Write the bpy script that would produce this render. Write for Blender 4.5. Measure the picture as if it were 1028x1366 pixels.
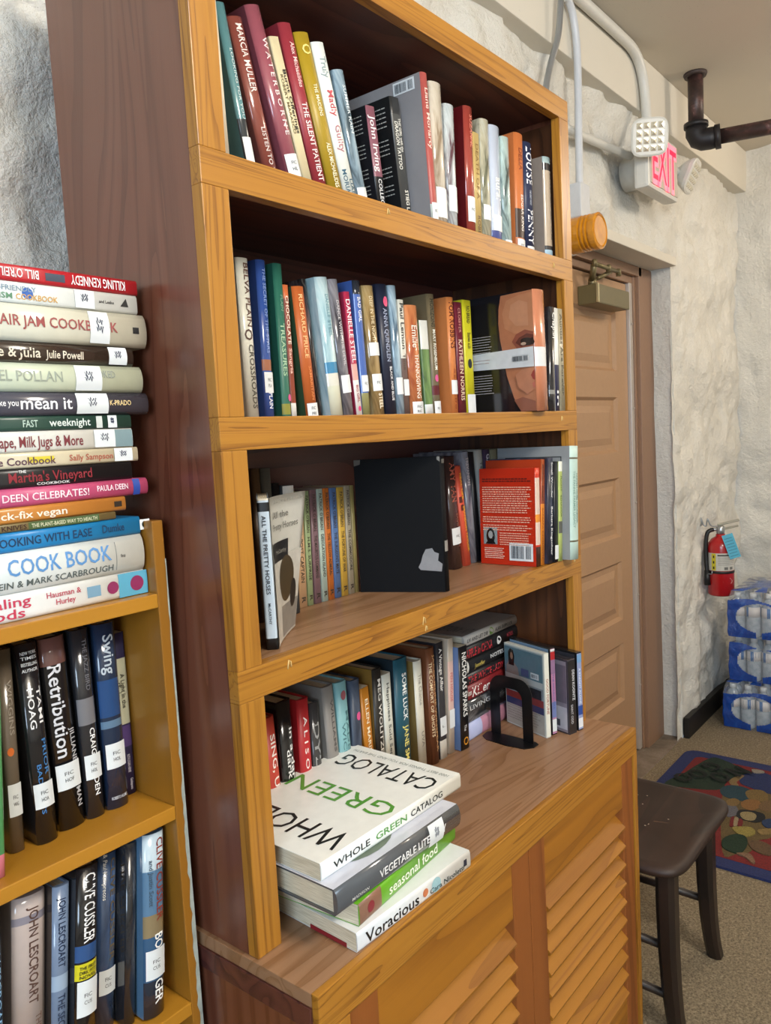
import bpy, bmesh, math, random
from mathutils import Vector, Matrix, noise
random.seed(7)
for _o in list(bpy.data.objects): bpy.data.objects.remove(_o)
C = bpy.context.scene.collection
SC = bpy.context.scene
PI = math.pi

def hexlin(h):
    h = h.lstrip('#'); v = [int(h[i:i+2], 16)/255 for i in (0, 2, 4)]
    return tuple((c/12.92 if c <= .04045 else ((c+.055)/1.055)**2.4) for c in v) + (1.0,)

# ---------------------------------------------------------------- camera
cam_d = bpy.data.cameras.new('camera'); cam = bpy.data.objects.new('camera', cam_d); C.objects.link(cam)
cam_d.sensor_fit = 'VERTICAL'; cam_d.sensor_height = 24.0; cam_d.lens = 1044.855/1366*24.0
cam_d.clip_start = .02; cam_d.clip_end = 60
YAW, PITCH, ROLL = .888666, -.096122, -.054008
fw = Vector((math.sin(YAW)*math.cos(PITCH), math.cos(YAW)*math.cos(PITCH), math.sin(PITCH)))
rt = Vector((math.cos(YAW), -math.sin(YAW), 0)); up = rt.cross(fw)
cr, sr = math.cos(ROLL), math.sin(ROLL)
r2 = rt*cr + up*sr; u2 = up*cr - rt*sr
mm = Matrix((r2, u2, -fw)).transposed().to_4x4(); mm.translation = Vector((-.626415, -.763857, 1.437923))
cam.matrix_world = mm
SC.camera = cam

# ---------------------------------------------------------------- exposure, world, lights
SC.view_settings.view_transform = 'Standard'; SC.view_settings.look = 'None'
SC.view_settings.gamma = 1.0; SC.view_settings.use_curve_mapping = False
SC.view_settings.exposure = 0.0
wd = bpy.data.worlds.new('world'); SC.world = wd; wd.use_nodes = True
wd.node_tree.nodes['Background'].inputs[0].default_value = (.75, .86, 1.0, 1); wd.node_tree.nodes['Background'].inputs[1].default_value = .25
def area(name, loc, rot, sx, sy, power, col):
    l = bpy.data.lights.new(name, 'AREA'); l.shape = 'RECTANGLE'; l.size = sx; l.size_y = sy; l.energy = power; l.color = col
    o = bpy.data.objects.new(name, l); C.objects.link(o); o.location = loc; o.rotation_euler = rot
    return o
def globe(name, loc, r, power, col):
    l = bpy.data.lights.new(name, 'POINT'); l.shadow_soft_size = r; l.energy = power; l.color = col
    o = bpy.data.objects.new(name, l); C.objects.link(o); o.location = loc; return o
globe('pendant_lamp_light', (.15, -1.7, 2.60), .28, 146, (1.0, .95, .87))
globe('pendant_lamp_light', (3.1, -1.1, 2.56), .16, 37, (1.0, .86, .70))
area('window_daylight', (-2.92, -1.95, 1.8), (0, -PI/2, 0), 1.4, 1.7, 105, (.62, .80, 1.0))

# ---------------------------------------------------------------- materials
MATS = {}
def nmat(name):
    m = bpy.data.materials.new(name); m.use_nodes = True; nt = m.node_tree
    return m, nt, nt.nodes['Principled BSDF']
def ramp(nt, fac, stops):
    r = nt.nodes.new('ShaderNodeValToRGB'); e = r.color_ramp.elements
    while len(e) < len(stops): e.new(.5)
    for el, (p, c) in zip(e, stops): el.position = p; el.color = hexlin(c)
    nt.links.new(fac, r.inputs[0]); return r.outputs[0]
def coords(nt, scale=(1, 1, 1), kind='Object', loc=(0, 0, 0)):
    t = nt.nodes.new('ShaderNodeTexCoord'); mp = nt.nodes.new('ShaderNodeMapping'); mp.inputs['Scale'].default_value = scale
    mp.inputs['Location'].default_value = loc
    nt.links.new(t.outputs[kind], mp.inputs[0]); return mp.outputs[0]
def noise_n(nt, vec, scale, detail=3, rough=.55, dist=0):
    n = nt.nodes.new('ShaderNodeTexNoise'); n.inputs['Scale'].default_value = scale; n.inputs['Detail'].default_value = detail
    n.inputs['Roughness'].default_value = rough; n.inputs['Distortion'].default_value = dist
    nt.links.new(vec, n.inputs['Vector']); return n.outputs[0]
def mth(nt, op, a, b=None):
    n = nt.nodes.new('ShaderNodeMath'); n.operation = op
    for i, v in enumerate((a, b)):
        if v is None: continue
        if isinstance(v, (int, float)): n.inputs[i].default_value = v
        else: nt.links.new(v, n.inputs[i])
    return n.outputs[0]
def mix(nt, fac, a, b, mode='MIX'):
    n = nt.nodes.new('ShaderNodeMix'); n.data_type = 'RGBA'; n.blend_type = mode
    for i, v in ((0, fac), (6, a), (7, b)):
        if isinstance(v, (int, float)): n.inputs[i].default_value = v
        elif isinstance(v, str): n.inputs[i].default_value = hexlin(v)
        else: nt.links.new(v, n.inputs[i])
    return n.outputs[2]
def bump(nt, bs, h, strength=.3, dist=.01):
    b = nt.nodes.new('ShaderNodeBump'); b.inputs['Strength'].default_value = strength; b.inputs['Distance'].default_value = dist
    nt.links.new(h, b.inputs['Height']); nt.links.new(b.outputs[0], bs.inputs['Normal'])
def plain(col, rough=.5, metal=0, coat=0, spec=None, var=.06):
    key = (col, rough, metal, coat, var)
    if key in MATS: return MATS[key]
    m, nt, bs = nmat('surface_' + col.strip('#')); v = coords(nt)
    n = noise_n(nt, v, 60, 2)
    c = mix(nt, mth(nt, 'MULTIPLY', n, var*2), col, '#000000' if var > .3 else '#222222')
    nt.links.new(c, bs.inputs['Base Color'])
    bs.inputs['Roughness'].default_value = rough; bs.inputs['Metallic'].default_value = metal; bs.inputs['Coat Weight'].default_value = coat
    bs.inputs['Coat Roughness'].default_value = .08
    if rough == .7: bs.inputs['Specular IOR Level'].default_value = .15
    MATS[key] = m; return m
def emis(name, col, strength):
    m, nt, bs = nmat(name); bs.inputs['Base Color'].default_value = hexlin(col)
    bs.inputs['Emission Color'].default_value = hexlin(col); bs.inputs['Emission Strength'].default_value = strength
    return m
def wood(name, stops, along, freq=9.0, rough=.38, coat=.25, stretch=.09, base=9.0, fine=.25, dist=.6, shift=(0, 0, 0)):
    """long grain along one axis: contour lines of a stretched noise field plus fine pores"""
    m, nt, bs = nmat(name)
    sc = [1, 1, 1]; sc['xyz'.index(along)] = stretch
    v = coords(nt, tuple(sc), loc=shift)
    n = noise_n(nt, v, base, 2, .45, dist)
    s = mth(nt, 'FRACT', mth(nt, 'MULTIPLY', n, freq))
    sc2 = [1, 1, 1]; sc2['xyz'.index(along)] = .03
    f = noise_n(nt, coords(nt, tuple(sc2)), 320, 2, .6)
    big = noise_n(nt, coords(nt, tuple(sc), loc=(3, 1, 2)), 2.5, 2)
    k = mth(nt, 'ADD', mth(nt, 'MULTIPLY', s, 1-fine), mth(nt, 'MULTIPLY', f, fine))
    c = ramp(nt, k, stops)
    c = mix(nt, mth(nt, 'MULTIPLY', big, .45), c, stops[0][1])
    nt.links.new(c, bs.inputs['Base Color'])
    bs.inputs['Roughness'].default_value = rough; bs.inputs['Coat Weight'].default_value = coat; bs.inputs['Coat Roughness'].default_value = .22
    bump(nt, bs, k, .12, .002)
    return m
OAK = [(.12, '#6b4114'), (.27, '#95611d'), (.48, '#b47d2a'), (.9, '#a97125')]
M_OAKX = wood('oak_rail', OAK, 'x', freq=14, base=22, stretch=.035, fine=.45, rough=.42, coat=.12)
M_OAKZ = wood('oak_upright', OAK, 'z', freq=10, base=20, stretch=.04, fine=.45, rough=.42, coat=.12)
M_PLYSIDE = wood('red_brown_ply', [(0, '#512b1d'), (.16, '#603425'), (.5, '#744533'), (1, '#6e402e')], 'z', freq=8, base=7, stretch=.10, rough=.30, coat=.35, dist=1.2)
M_PLYSHELF = wood('ply_shelf', [(0, '#6e4c34'), (.12, '#86603f'), (.5, '#a27d5e'), (1, '#9a7556')], 'x', freq=11, base=8, stretch=.09, rough=.42, coat=.15, dist=1.0)
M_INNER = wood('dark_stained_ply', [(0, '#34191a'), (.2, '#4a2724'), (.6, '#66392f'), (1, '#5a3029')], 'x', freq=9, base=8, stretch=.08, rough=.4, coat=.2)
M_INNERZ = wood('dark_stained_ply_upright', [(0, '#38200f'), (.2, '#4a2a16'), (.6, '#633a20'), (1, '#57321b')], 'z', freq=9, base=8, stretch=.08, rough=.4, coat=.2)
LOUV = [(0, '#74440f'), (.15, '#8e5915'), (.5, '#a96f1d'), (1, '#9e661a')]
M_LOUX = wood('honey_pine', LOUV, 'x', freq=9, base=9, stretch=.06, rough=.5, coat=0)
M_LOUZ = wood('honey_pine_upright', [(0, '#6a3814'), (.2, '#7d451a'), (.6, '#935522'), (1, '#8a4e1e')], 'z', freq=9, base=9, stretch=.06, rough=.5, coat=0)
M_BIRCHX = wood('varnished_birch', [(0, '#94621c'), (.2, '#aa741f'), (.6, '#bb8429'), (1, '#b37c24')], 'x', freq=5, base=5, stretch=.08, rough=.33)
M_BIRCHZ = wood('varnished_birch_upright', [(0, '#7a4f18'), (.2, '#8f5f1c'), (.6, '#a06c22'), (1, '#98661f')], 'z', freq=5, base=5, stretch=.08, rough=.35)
M_STOOL = wood('dark_seat_wood', [(0, '#1c110c'), (.3, '#281811'), (.7, '#342118'), (1, '#2f1d15')], 'x', freq=6, base=7, stretch=.12, rough=.55, coat=0)
M_STOOLZ = wood('dark_leg_wood', [(0, '#120b08'), (.3, '#1c120d'), (.7, '#281a13'), (1, '#22160f')], 'z', freq=6, base=7, stretch=.12, rough=.45, coat=.1)
def stone(name, stops, sc=7, strength=.75):
    m, nt, bs = nmat(name); v = coords(nt)
    a = noise_n(nt, v, sc, 7, .62, .3); b = noise_n(nt, v, 55, 5, .7); d = noise_n(nt, v, 1.6, 3)
    c = ramp(nt, mth(nt, 'ADD', mth(nt, 'MULTIPLY', a, .6), mth(nt, 'MULTIPLY', d, .4)), stops)
    vo = nt.nodes.new('ShaderNodeTexVoronoi'); vo.inputs['Scale'].default_value = 90; nt.links.new(v, vo.inputs['Vector'])
    pit = mth(nt, 'LESS_THAN', vo.outputs[0], .09)
    c = mix(nt, mth(nt, 'MULTIPLY', mth(nt, 'MULTIPLY', pit, mth(nt, 'GREATER_THAN', a, .57)), .5), c, '#5c5a55')
    nt.links.new(c, bs.inputs['Base Color']); bs.inputs['Roughness'].default_value = .8
    bump(nt, bs, mth(nt, 'ADD', a, mth(nt, 'MULTIPLY', b, .5)), strength, .02)
    return m
M_STONE = stone('whitewashed_stone', [(0, '#c4c1b8'), (.35, '#dad6cc'), (.65, '#e2dfd6'), (1, '#e8e5dd')], 7, 1.0)
M_PLASTER = stone('smooth_cream_plaster', [(0, '#d0c9ba'), (1, '#d9d3c6')], 3, .06)
M_CEIL = stone('cream_ceiling', [(0, '#c4baa9'), (1, '#cdc4b5')], 2, .03)
M_WALLIN = stone('painted_wall', [(0, '#cfc8ba'), (1, '#d6d0c4')], 3, .1)
def carpet():
    m, nt, bs = nmat('loop_carpet'); v = coords(nt)
    vo = nt.nodes.new('ShaderNodeTexVoronoi'); vo.inputs['Scale'].default_value = 210; nt.links.new(v, vo.inputs['Vector'])
    n = noise_n(nt, v, 130, 3, .7); big = noise_n(nt, v, 3, 2)
    k = mth(nt, 'ADD', mth(nt, 'MULTIPLY', n, .75), mth(nt, 'MULTIPLY', vo.outputs[0], .35))
    c = ramp(nt, k, [(.25, '#423a2e'), (.45, '#695c48'), (.62, '#877961'), (.8, '#a09279')])
    c = mix(nt, mth(nt, 'MULTIPLY', big, .3), c, '#6a5b46')
    nt.links.new(c, bs.inputs['Base Color']); bs.inputs['Roughness'].default_value = .95
    bump(nt, bs, k, .6, .006); return m
M_CARPET = carpet()
def concrete():
    m, nt, bs = nmat('worn_concrete_sill'); v = coords(nt)
    c = ramp(nt, noise_n(nt, v, 9, 6, .7, .4), [(.2, '#4c4336'), (.5, '#77695a'), (.8, '#94877a')])
    nt.links.new(c, bs.inputs['Base Color']); bs.inputs['Roughness'].default_value = .85; bump(nt, bs, noise_n(nt, v, 30, 5), .5, .01); return m
M_SILL = concrete()
M_TAN = plain('#b08a66', .45, var=.06)
M_TANDK = plain('#93725a', .45, var=.08)
def pages():
    m, nt, bs = nmat('page_edges'); v = coords(nt, (1, .02, .02))
    n = noise_n(nt, v, 1800, 1, .5)
    nt.links.new(ramp(nt, n, [(.3, '#b9ac90'), (.7, '#e2d8c0')]), bs.inputs['Base Color']); bs.inputs['Roughness'].default_value = .8; return m
M_PAGES = pages()
def artmat(cols, rough, coat):
    key = ('art', tuple(cols), rough)
    if key in MATS: return MATS[key]
    m, nt, bs = nmat('printed_cover_' + cols[0].strip('#')); v = coords(nt, (1, 1, .35))
    n = noise_n(nt, v, 26, 4, .6, .8)
    nt.links.new(ramp(nt, n, [(.34, cols[1]), (.5, cols[0]), (.66, cols[2])]), bs.inputs['Base Color'])
    bs.inputs['Roughness'].default_value = rough; bs.inputs['Coat Weight'].default_value = coat; bs.inputs['Coat Roughness'].default_value = .08
    MATS[key] = m; return m

# ---------------------------------------------------------------- mesh helpers
def link(name, me, parent=None):
    o = bpy.data.objects.new(name, me); C.objects.link(o)
    if parent: o.parent = parent
    return o
def mesh_obj(name, bm, mats, parent=None, smooth=False):
    bmesh.ops.recalc_face_normals(bm, faces=bm.faces)
    me = bpy.data.meshes.new(name); bm.to_mesh(me); bm.free()
    for m in (mats if isinstance(mats, (list, tuple)) else [mats]): me.materials.append(m)
    if smooth:
        for p in me.polygons: p.use_smooth = True
    return link(name, me, parent)
def empty(name, loc, rot=(0, 0, 0)):
    o = bpy.data.objects.new(name, None); C.objects.link(o); o.location = loc; o.rotation_euler = rot; o.empty_display_size = .05; return o
def tag(o, label=None, cat=None, group=None, kind=None):
    if label: o['label'] = label
    if cat: o['category'] = cat
    if group: o['group'] = group
    if kind: o['kind'] = kind
    return o
def box(bm, x0, x1, y0, y1, z0, z1, bev=0, mi=0):
    vs = [bm.verts.new((x, y, z)) for x in (x0, x1) for y in (y0, y1) for z in (z0, z1)]
    F = [(0, 1, 3, 2), (4, 6, 7, 5), (0, 4, 5, 1), (2, 3, 7, 6), (0, 2, 6, 4), (1, 5, 7, 3)]
    fs = [bm.faces.new([vs[i] for i in f]) for f in F]
    for f in fs: f.material_index = mi
    if bev:
        es = {e for f in fs for e in f.edges}
        r = bmesh.ops.bevel(bm, geom=list(es), offset=bev, segments=2, profile=.6, affect='EDGES')
        for f in r['faces']: f.material_index = mi
    return vs
def obox(name, b, mat, parent=None, bev=.0015):
    bm = bmesh.new(); box(bm, *b, bev=bev); return mesh_obj(name, bm, mat, parent)
def tube(bm, pts, r, n=12, cap=True, mi=0):
    pts = [Vector(p) for p in pts]; rs = r if isinstance(r, (list, tuple)) else [r]*len(pts)
    rings = []; prev = None
    for i, p in enumerate(pts):
        d = (pts[min(i+1, len(pts)-1)] - pts[max(i-1, 0)]).normalized()
        if prev is None:
            a = Vector((0, 0, 1)) if abs(d.z) < .9 else Vector((1, 0, 0)); u = d.cross(a).normalized()
        else: u = (prev - d*prev.dot(d)).normalized()
        prev = u; w = d.cross(u)
        rings.append([bm.verts.new(p + u*rs[i]*math.cos(2*PI*k/n) + w*rs[i]*math.sin(2*PI*k/n)) for k in range(n)])
    for a, b in zip(rings, rings[1:]):
        for k in range(n):
            f = bm.faces.new((a[k], a[(k+1) % n], b[(k+1) % n], b[k])); f.smooth = True; f.material_index = mi
    if cap:
        bm.faces.new(rings[0][::-1]).material_index = mi; bm.faces.new(rings[-1]).material_index = mi
def lathe(bm, prof, c=(0, 0, 0), n=28, mi=0, axis='z'):
    rings = []
    for r, h in prof:
        ring = []
        for k in range(n):
            a = 2*PI*k/n; p = (r*math.cos(a), r*math.sin(a), h)
            if axis == 'y': p = (p[0], p[2], p[1])
            ring.append(bm.verts.new((c[0]+p[0], c[1]+p[1], c[2]+p[2])))
        rings.append(ring)
    for a, b in zip(rings, rings[1:]):
        for k in range(n):
            f = bm.faces.new((a[k], a[(k+1) % n], b[(k+1) % n], b[k])); f.smooth = True; f.material_index = mi
    bm.faces.new(rings[0][::-1]).material_index = mi; bm.faces.new(rings[-1]).material_index = mi
def smoothpath(pts, n=6):
    P = [Vector(p) for p in pts]; P = [P[0]] + P + [P[-1]]; out = []
    for i in range(1, len(P)-2):
        for k in range(n):
            t = k/n; a, b, c, d = P[i-1], P[i], P[i+1], P[i+2]
            out.append(.5*((2*b) + (c-a)*t + (2*a-5*b+4*c-d)*t*t + (3*b-a-3*c+d)*t**3))
    out.append(P[-2]); return out
# lettering: flat glyph outlines, cached, x 0..1 along the string, y in cap heights about the centre line
FONT = {}
_fc = bpy.data.curves.new('lettering', 'FONT'); _fo = bpy.data.objects.new('lettering', _fc); C.objects.link(_fo)
def glyphs(s, bold=0):
    k = (s, bold)
    if k in FONT: return FONT[k]
    _fc.body = s; _fc.size = 1; _fc.resolution_u = 2; _fc.offset = bold
    bpy.context.view_layer.update()
    dg = bpy.context.evaluated_depsgraph_get(); me = _fo.evaluated_get(dg).to_mesh()
    vs = [v.co.copy() for v in me.vertices]; fs = [tuple(p.vertices) for p in me.polygons]
    _fo.evaluated_get(dg).to_mesh_clear()
    if not vs: FONT[k] = ([], []); return FONT[k]
    x0 = min(v.x for v in vs); x1 = max(v.x for v in vs); ch = .73
    FONT[k] = ([((v.x-x0)/max(x1-x0, 1e-6), v.y/ch-.5) for v in vs], fs); return FONT[k]
def text_obj(name, s, fn, mat, parent, bold=.012):
    """fn(a, c) places a point: a 0..1 along the string, c cap heights off its centre line"""
    vs, fs = glyphs(s, bold)
    if not vs: return None
    me = bpy.data.meshes.new(name); me.from_pydata([fn(a, c) for a, c in vs], [], fs); me.materials.append(mat)
    return link(name, me, parent)
M_STICK = plain('#dfe4e6', .45, var=.04)
M_INK = plain('#3a3c40', .6)

# ---------------------------------------------------------------- books
def spine_fn(t, k):
    b = {'hb': min(.0045, .14*t), 'jk': min(.005, .16*t), 'pb': min(.0008, .03*t), 'ma': min(.004, .14*t)}[k]
    return lambda x: -b*(1-(2*x/t)**2)
FIN = {'hb': (.42, .0), 'jk': (.16, .5), 'pb': (.36, .1), 'ma': (.7, 0)}
def cover_mesh(t, h, d, k, col, bands=(), side=None, art=None, top=None):
    sy = spine_fn(t, k); th = .0026 if k != 'pb' else .0007; n = 8
    r, co = FIN[k]
    mats = [artmat(art, r, co) if art else plain(col, r, 0, co)]; def_i = {}
    def mi(c):
        if c not in def_i: def_i[c] = len(mats); mats.append(plain(c, r, 0, co))
        return def_i[c]
    zs = sorted({0.0, h} | {h*(1-q) for b in bands for q in b[:2]})
    out = [(-t/2, d), (-t/2, .0015)] + [(-t/2 + t*i/n, sy(-t/2 + t*i/n)) for i in range(1, n)] + [(t/2, .0015), (t/2, d)]
    inn = [(t/2-th, d), (t/2-th, th+.0005), (-t/2+th, th+.0005), (-t/2+th, d)]
    loop = out+inn; N = len(loop); bm = bmesh.new()
    lay = [[bm.verts.new((x, y, z)) for x, y in loop] for z in zs]
    for a, b, z0, z1 in zip(lay, lay[1:], zs, zs[1:]):
        fr = 1-(z0+z1)/2/h
        for i in range(N):
            f = bm.faces.new((a[i], a[(i+1) % N], b[(i+1) % N], b[i]))
            if 1 <= i <= n:
                f.smooth = True
                for q in bands:
                    if q[0]-1e-6 <= fr <= q[1]+1e-6: f.material_index = mi(q[2])
            elif i == 0 and side: f.material_index = mi(side)
            elif i == n+1 and top: f.material_index = mi(top)
    bm.faces.new(lay[0]); bm.faces.new(lay[-1][::-1])
    return bm, mats
def label_sheet(sy, t, h, a, b, x0, x1, off=.0004):
    bm = bmesh.new(); n = 6
    for z0, z1 in ((h*(1-b), h*(1-a)),):
        A = [(bm.verts.new((x0+(x1-x0)*i/n, sy(x0+(x1-x0)*i/n)-off, z0)), bm.verts.new((x0+(x1-x0)*i/n, sy(x0+(x1-x0)*i/n)-off, z1))) for i in range(n+1)]
        for p, q in zip(A, A[1:]): bm.faces.new((p[0], q[0], q[1], p[1])).smooth = True
    return bm
def disc(bm, fn, ra, rb, n=20):
    bm.faces.new([bm.verts.new(fn(ra*math.cos(2*PI*i/n), rb*math.sin(2*PI*i/n))) for i in range(n)])
def text_lines(name, fn, x0, x1, rows, lh, mat, parent, ink=.55, seed=1):
    """a block of small unreadable print: word-length dashes on the cover"""
    rn = random.Random(seed); bm = bmesh.new()
    for z in rows:
        x = x0; end = x1 - (x1-x0)*(rn.random()*.12)
        while x < end:
            w = rn.uniform(.02, .075)*(x1-x0); q = min(x+w, end)
            bm.faces.new([bm.verts.new(fn(p, z + s)) for p, s in ((x, 0), (q, 0), (q, lh*ink), (x, lh*ink))])
            x = q + .012*(x1-x0)
    return mesh_obj(name, bm, mat, parent)
def barcode(name, fn, w, hgt, parent, n=24):
    bm = bmesh.new()
    def q(a0, a1, c0, c1, e, mi):
        f = bm.faces.new([bm.verts.new(fn(a, c, e)) for a, c in ((a0, c0), (a1, c0), (a1, c1), (a0, c1))]); f.material_index = mi
    q(0, w, 0, hgt, 0, 0); x = .08*w; rn = random.Random(5)
    while x < .92*w:
        b = rn.choice((.008, .014, .02))*w
        if not (.62*w < x < .68*w): q(x, x+b, .12*hgt, .85*hgt, .0003, 1)
        x += b + rn.choice((.008, .016))*w
    return mesh_obj(name, bm, [M_STICK, plain('#17171a', .6)], parent)
def book(label, group, cat, loc, rot, t, h, d, col, k, opt, name='book'):
    root = empty(name, loc, rot); tag(root, label, cat, group)
    bands = opt.get('bands', ()); sy = spine_fn(t, k)
    bm, mats = cover_mesh(t, h, d, k, col, bands, opt.get('side'), opt.get('art'), opt.get('top'))
    mesh_obj('cover', bm, mats, root)
    th = .0028 if k != 'pb' else .0009; ins = .0032 if k != 'pb' else .0003; fe = .0045 if k != 'pb' else .0004
    bm = bmesh.new(); box(bm, -t/2+th, t/2-th, th+.001, d-fe, ins, h-ins); mesh_obj('page_block', bm, M_PAGES, root)
    for s, a, b, cap, xo, c in opt.get('T', ()):
        ch = cap*t
        text_obj('spine_title', s, lambda q, e: (xo*t+e*ch, sy(xo*t+e*ch)-.0007, h*(1-a)-q*h*(b-a)), plain(c, .5, var=.04), root)
    for s, a, c in opt.get('lines', ()):
        if s:
            w = t*.72; ch = .0042
            text_obj('spine_lettering', s, lambda q, e: ((q-.5)*w, sy((q-.5)*w)-.0009, h*(1-a)+e*ch), plain(c, .5, var=.04), root)
    for a, b, s in opt.get('st', ()):
        lb = mesh_obj('call_number_sticker', label_sheet(sy, t, h, a, b, -t*.44, t*.47, .0009), M_STICK, root)
        zc = h*(1-(a+b)/2)
        if s == '~':
            bm = bmesh.new(); rn = random.Random(int(h*(a+b)*1e5)); zc2 = h*(1-(a+b)/2); wz = min(.006, h*(b-a)*.2)
            for ln in (.17, -.02):
                q0 = [(ln*t + t*.13*math.sin(i*2.4)*rn.uniform(.6, 1.1), zc2 - wz + 2*wz*i/9) for i in range(10)]
                for (x0, z0), (x1, z1) in zip(q0, q0[1:]):
                    bm.faces.new([bm.verts.new((x, sy(x)-.0013, z)) for x, z in ((x0, z0), (x1, z1), (x1+.0006, z1+.0008), (x0+.0006, z0+.0008))])
            mesh_obj('sticker_mark', bm, plain('#2c3350', .6), lb)
        elif s:
            for i, ln in enumerate(s.split('|')):
                w = t*.34; text_obj('sticker_lettering', ln, lambda q, e: ((q-.5)*w, sy((q-.5)*w)-.0013, zc + (.004 if '|' in s else 0) - i*.0085 + e*.005), M_INK, lb, 0)
    if 'dot' in opt:
        c, f, xo = opt['dot']; bm = bmesh.new(); R = .22*t
        disc(bm, lambda a, b: (xo*t+a, sy(xo*t+a)-.0008, h*(1-f)+b), R, R*1.35); mesh_obj('spine_emblem', bm, plain(c, .45), root)
    for c, a, b, xo in opt.get('sq', ()):
        mesh_obj('spine_emblem', label_sheet(sy, t, h, a, b, xo*t-.2*t, xo*t+.2*t, .0006), plain(c, .45), root)
    for X in opt.get('X', ()):
        if X[0] == 'box': mesh_obj('spine_panel', label_sheet(sy, t, h, X[1], X[2], -X[3]*t*.48, X[3]*t*.48, .0003), plain(X[4], .4), root)
        elif X[0] == 'dot':
            bm = bmesh.new(); R = X[3]*t*.5; disc(bm, lambda a, b: (a, sy(a)-.0005, h*(1-X[1])+b), R, R); mesh_obj('spine_emblem', bm, plain(X[2], .45), root)
        else:
            bm = bmesh.new(); R = X[3]*t
            bm.faces.new([bm.verts.new((e*R, sy(e*R)-.0005, h*(1-X[1])+g*R)) for g, e in ((-.6, -.4), (.6, -.4), (-.3, .7))]); mesh_obj('spine_emblem', bm, plain(X[2], .45), root)
    left = lambda a, z: (-t/2-.0006, a, z)
    if opt.get('para'):
        text_lines('cover_print', left, .012, d-.02, [h*(.92-.035*i) for i in range(20) if i not in (5, 6, 11, 12, 16)], h*.02, plain('#b9b8b0', .5), root, .4, int(t*1e5))
    if opt.get('barcode'):
        barcode('barcode_sticker', lambda a, c, e: (-t/2-.0006-e, .058-a, h*.905+c), .045, .02, root)
    if opt.get('frame'):
        bm = bmesh.new()
        def q(y0, y1, z0, z1, e, mi=0):
            f = bm.faces.new([bm.verts.new((-t/2-e, y, z)) for y, z in ((y0, z0), (y1, z0), (y1, z1), (y0, z1))]); f.material_index = mi
        q(.02, d-.02, .03, h-.022, .0004, 0); q(.022, d-.022, .032, h-.024, .0008, 1)
        disc(bm, lambda a, b: (-t/2-.0012, .075+a, h-.085+b), .045, .055)
        bm.faces.ensure_lookup_table(); bm.faces[-1].material_index = 0
        mesh_obj('cover_picture', bm, [plain('#2a2c2e', .4), plain('#84888c', .4)], root)
    if opt.get('face'): face_cover(root, t, h, d)
    if opt.get('bean'): bean_cover(root, t, h, d)
    for s, y0, y1, z0, z1, c in opt.get('cover', ()):
        cy = z1-z0
        text_obj('cover_title', s, lambda q, e: (t/2+.0006, d*(y0+(y1-y0)*q), h*(1-(z0+z1)/2)+e*h*cy), plain(c, .4, var=.03), root, .0)
    if opt.get('topdot'):
        bm = bmesh.new(); disc(bm, lambda a, b: (t/2+.0005, .05+a, h*.62+b), .035, .06); mesh_obj('cover_picture', bm, plain('#5c6a58', .3), root)
    if opt.get('bottomred'):
        bm = bmesh.new(); box(bm, -t/2+.0001, -t/2+.006, .02, .09, h-.0002, h+.0006); mesh_obj('flap_edge', bm, plain('#8a1f28', .5), root)
    return root
def poly_cover(name, pieces, fn, parent):
    mats = []; bm = bmesh.new()
    for i, (pts, c) in enumerate(pieces):
        f = bm.faces.new([bm.verts.new(fn(a, b, .0004+.00025*i)) for a, b in pts]); f.material_index = len(mats); mats.append(plain(c, .25, 0, .3, var=.12))
    bmesh.ops.triangulate(bm, faces=bm.faces)
    return mesh_obj(name, bm, mats, parent)
def ell(cx, cy, a, b, n=18, rot=0):
    return [(cx + a*math.cos(2*PI*i/n)*math.cos(rot) - b*math.sin(2*PI*i/n)*math.sin(rot), cy + a*math.cos(2*PI*i/n)*math.sin(rot) + b*math.sin(2*PI*i/n)*math.cos(rot)) for i in range(n)]
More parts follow.
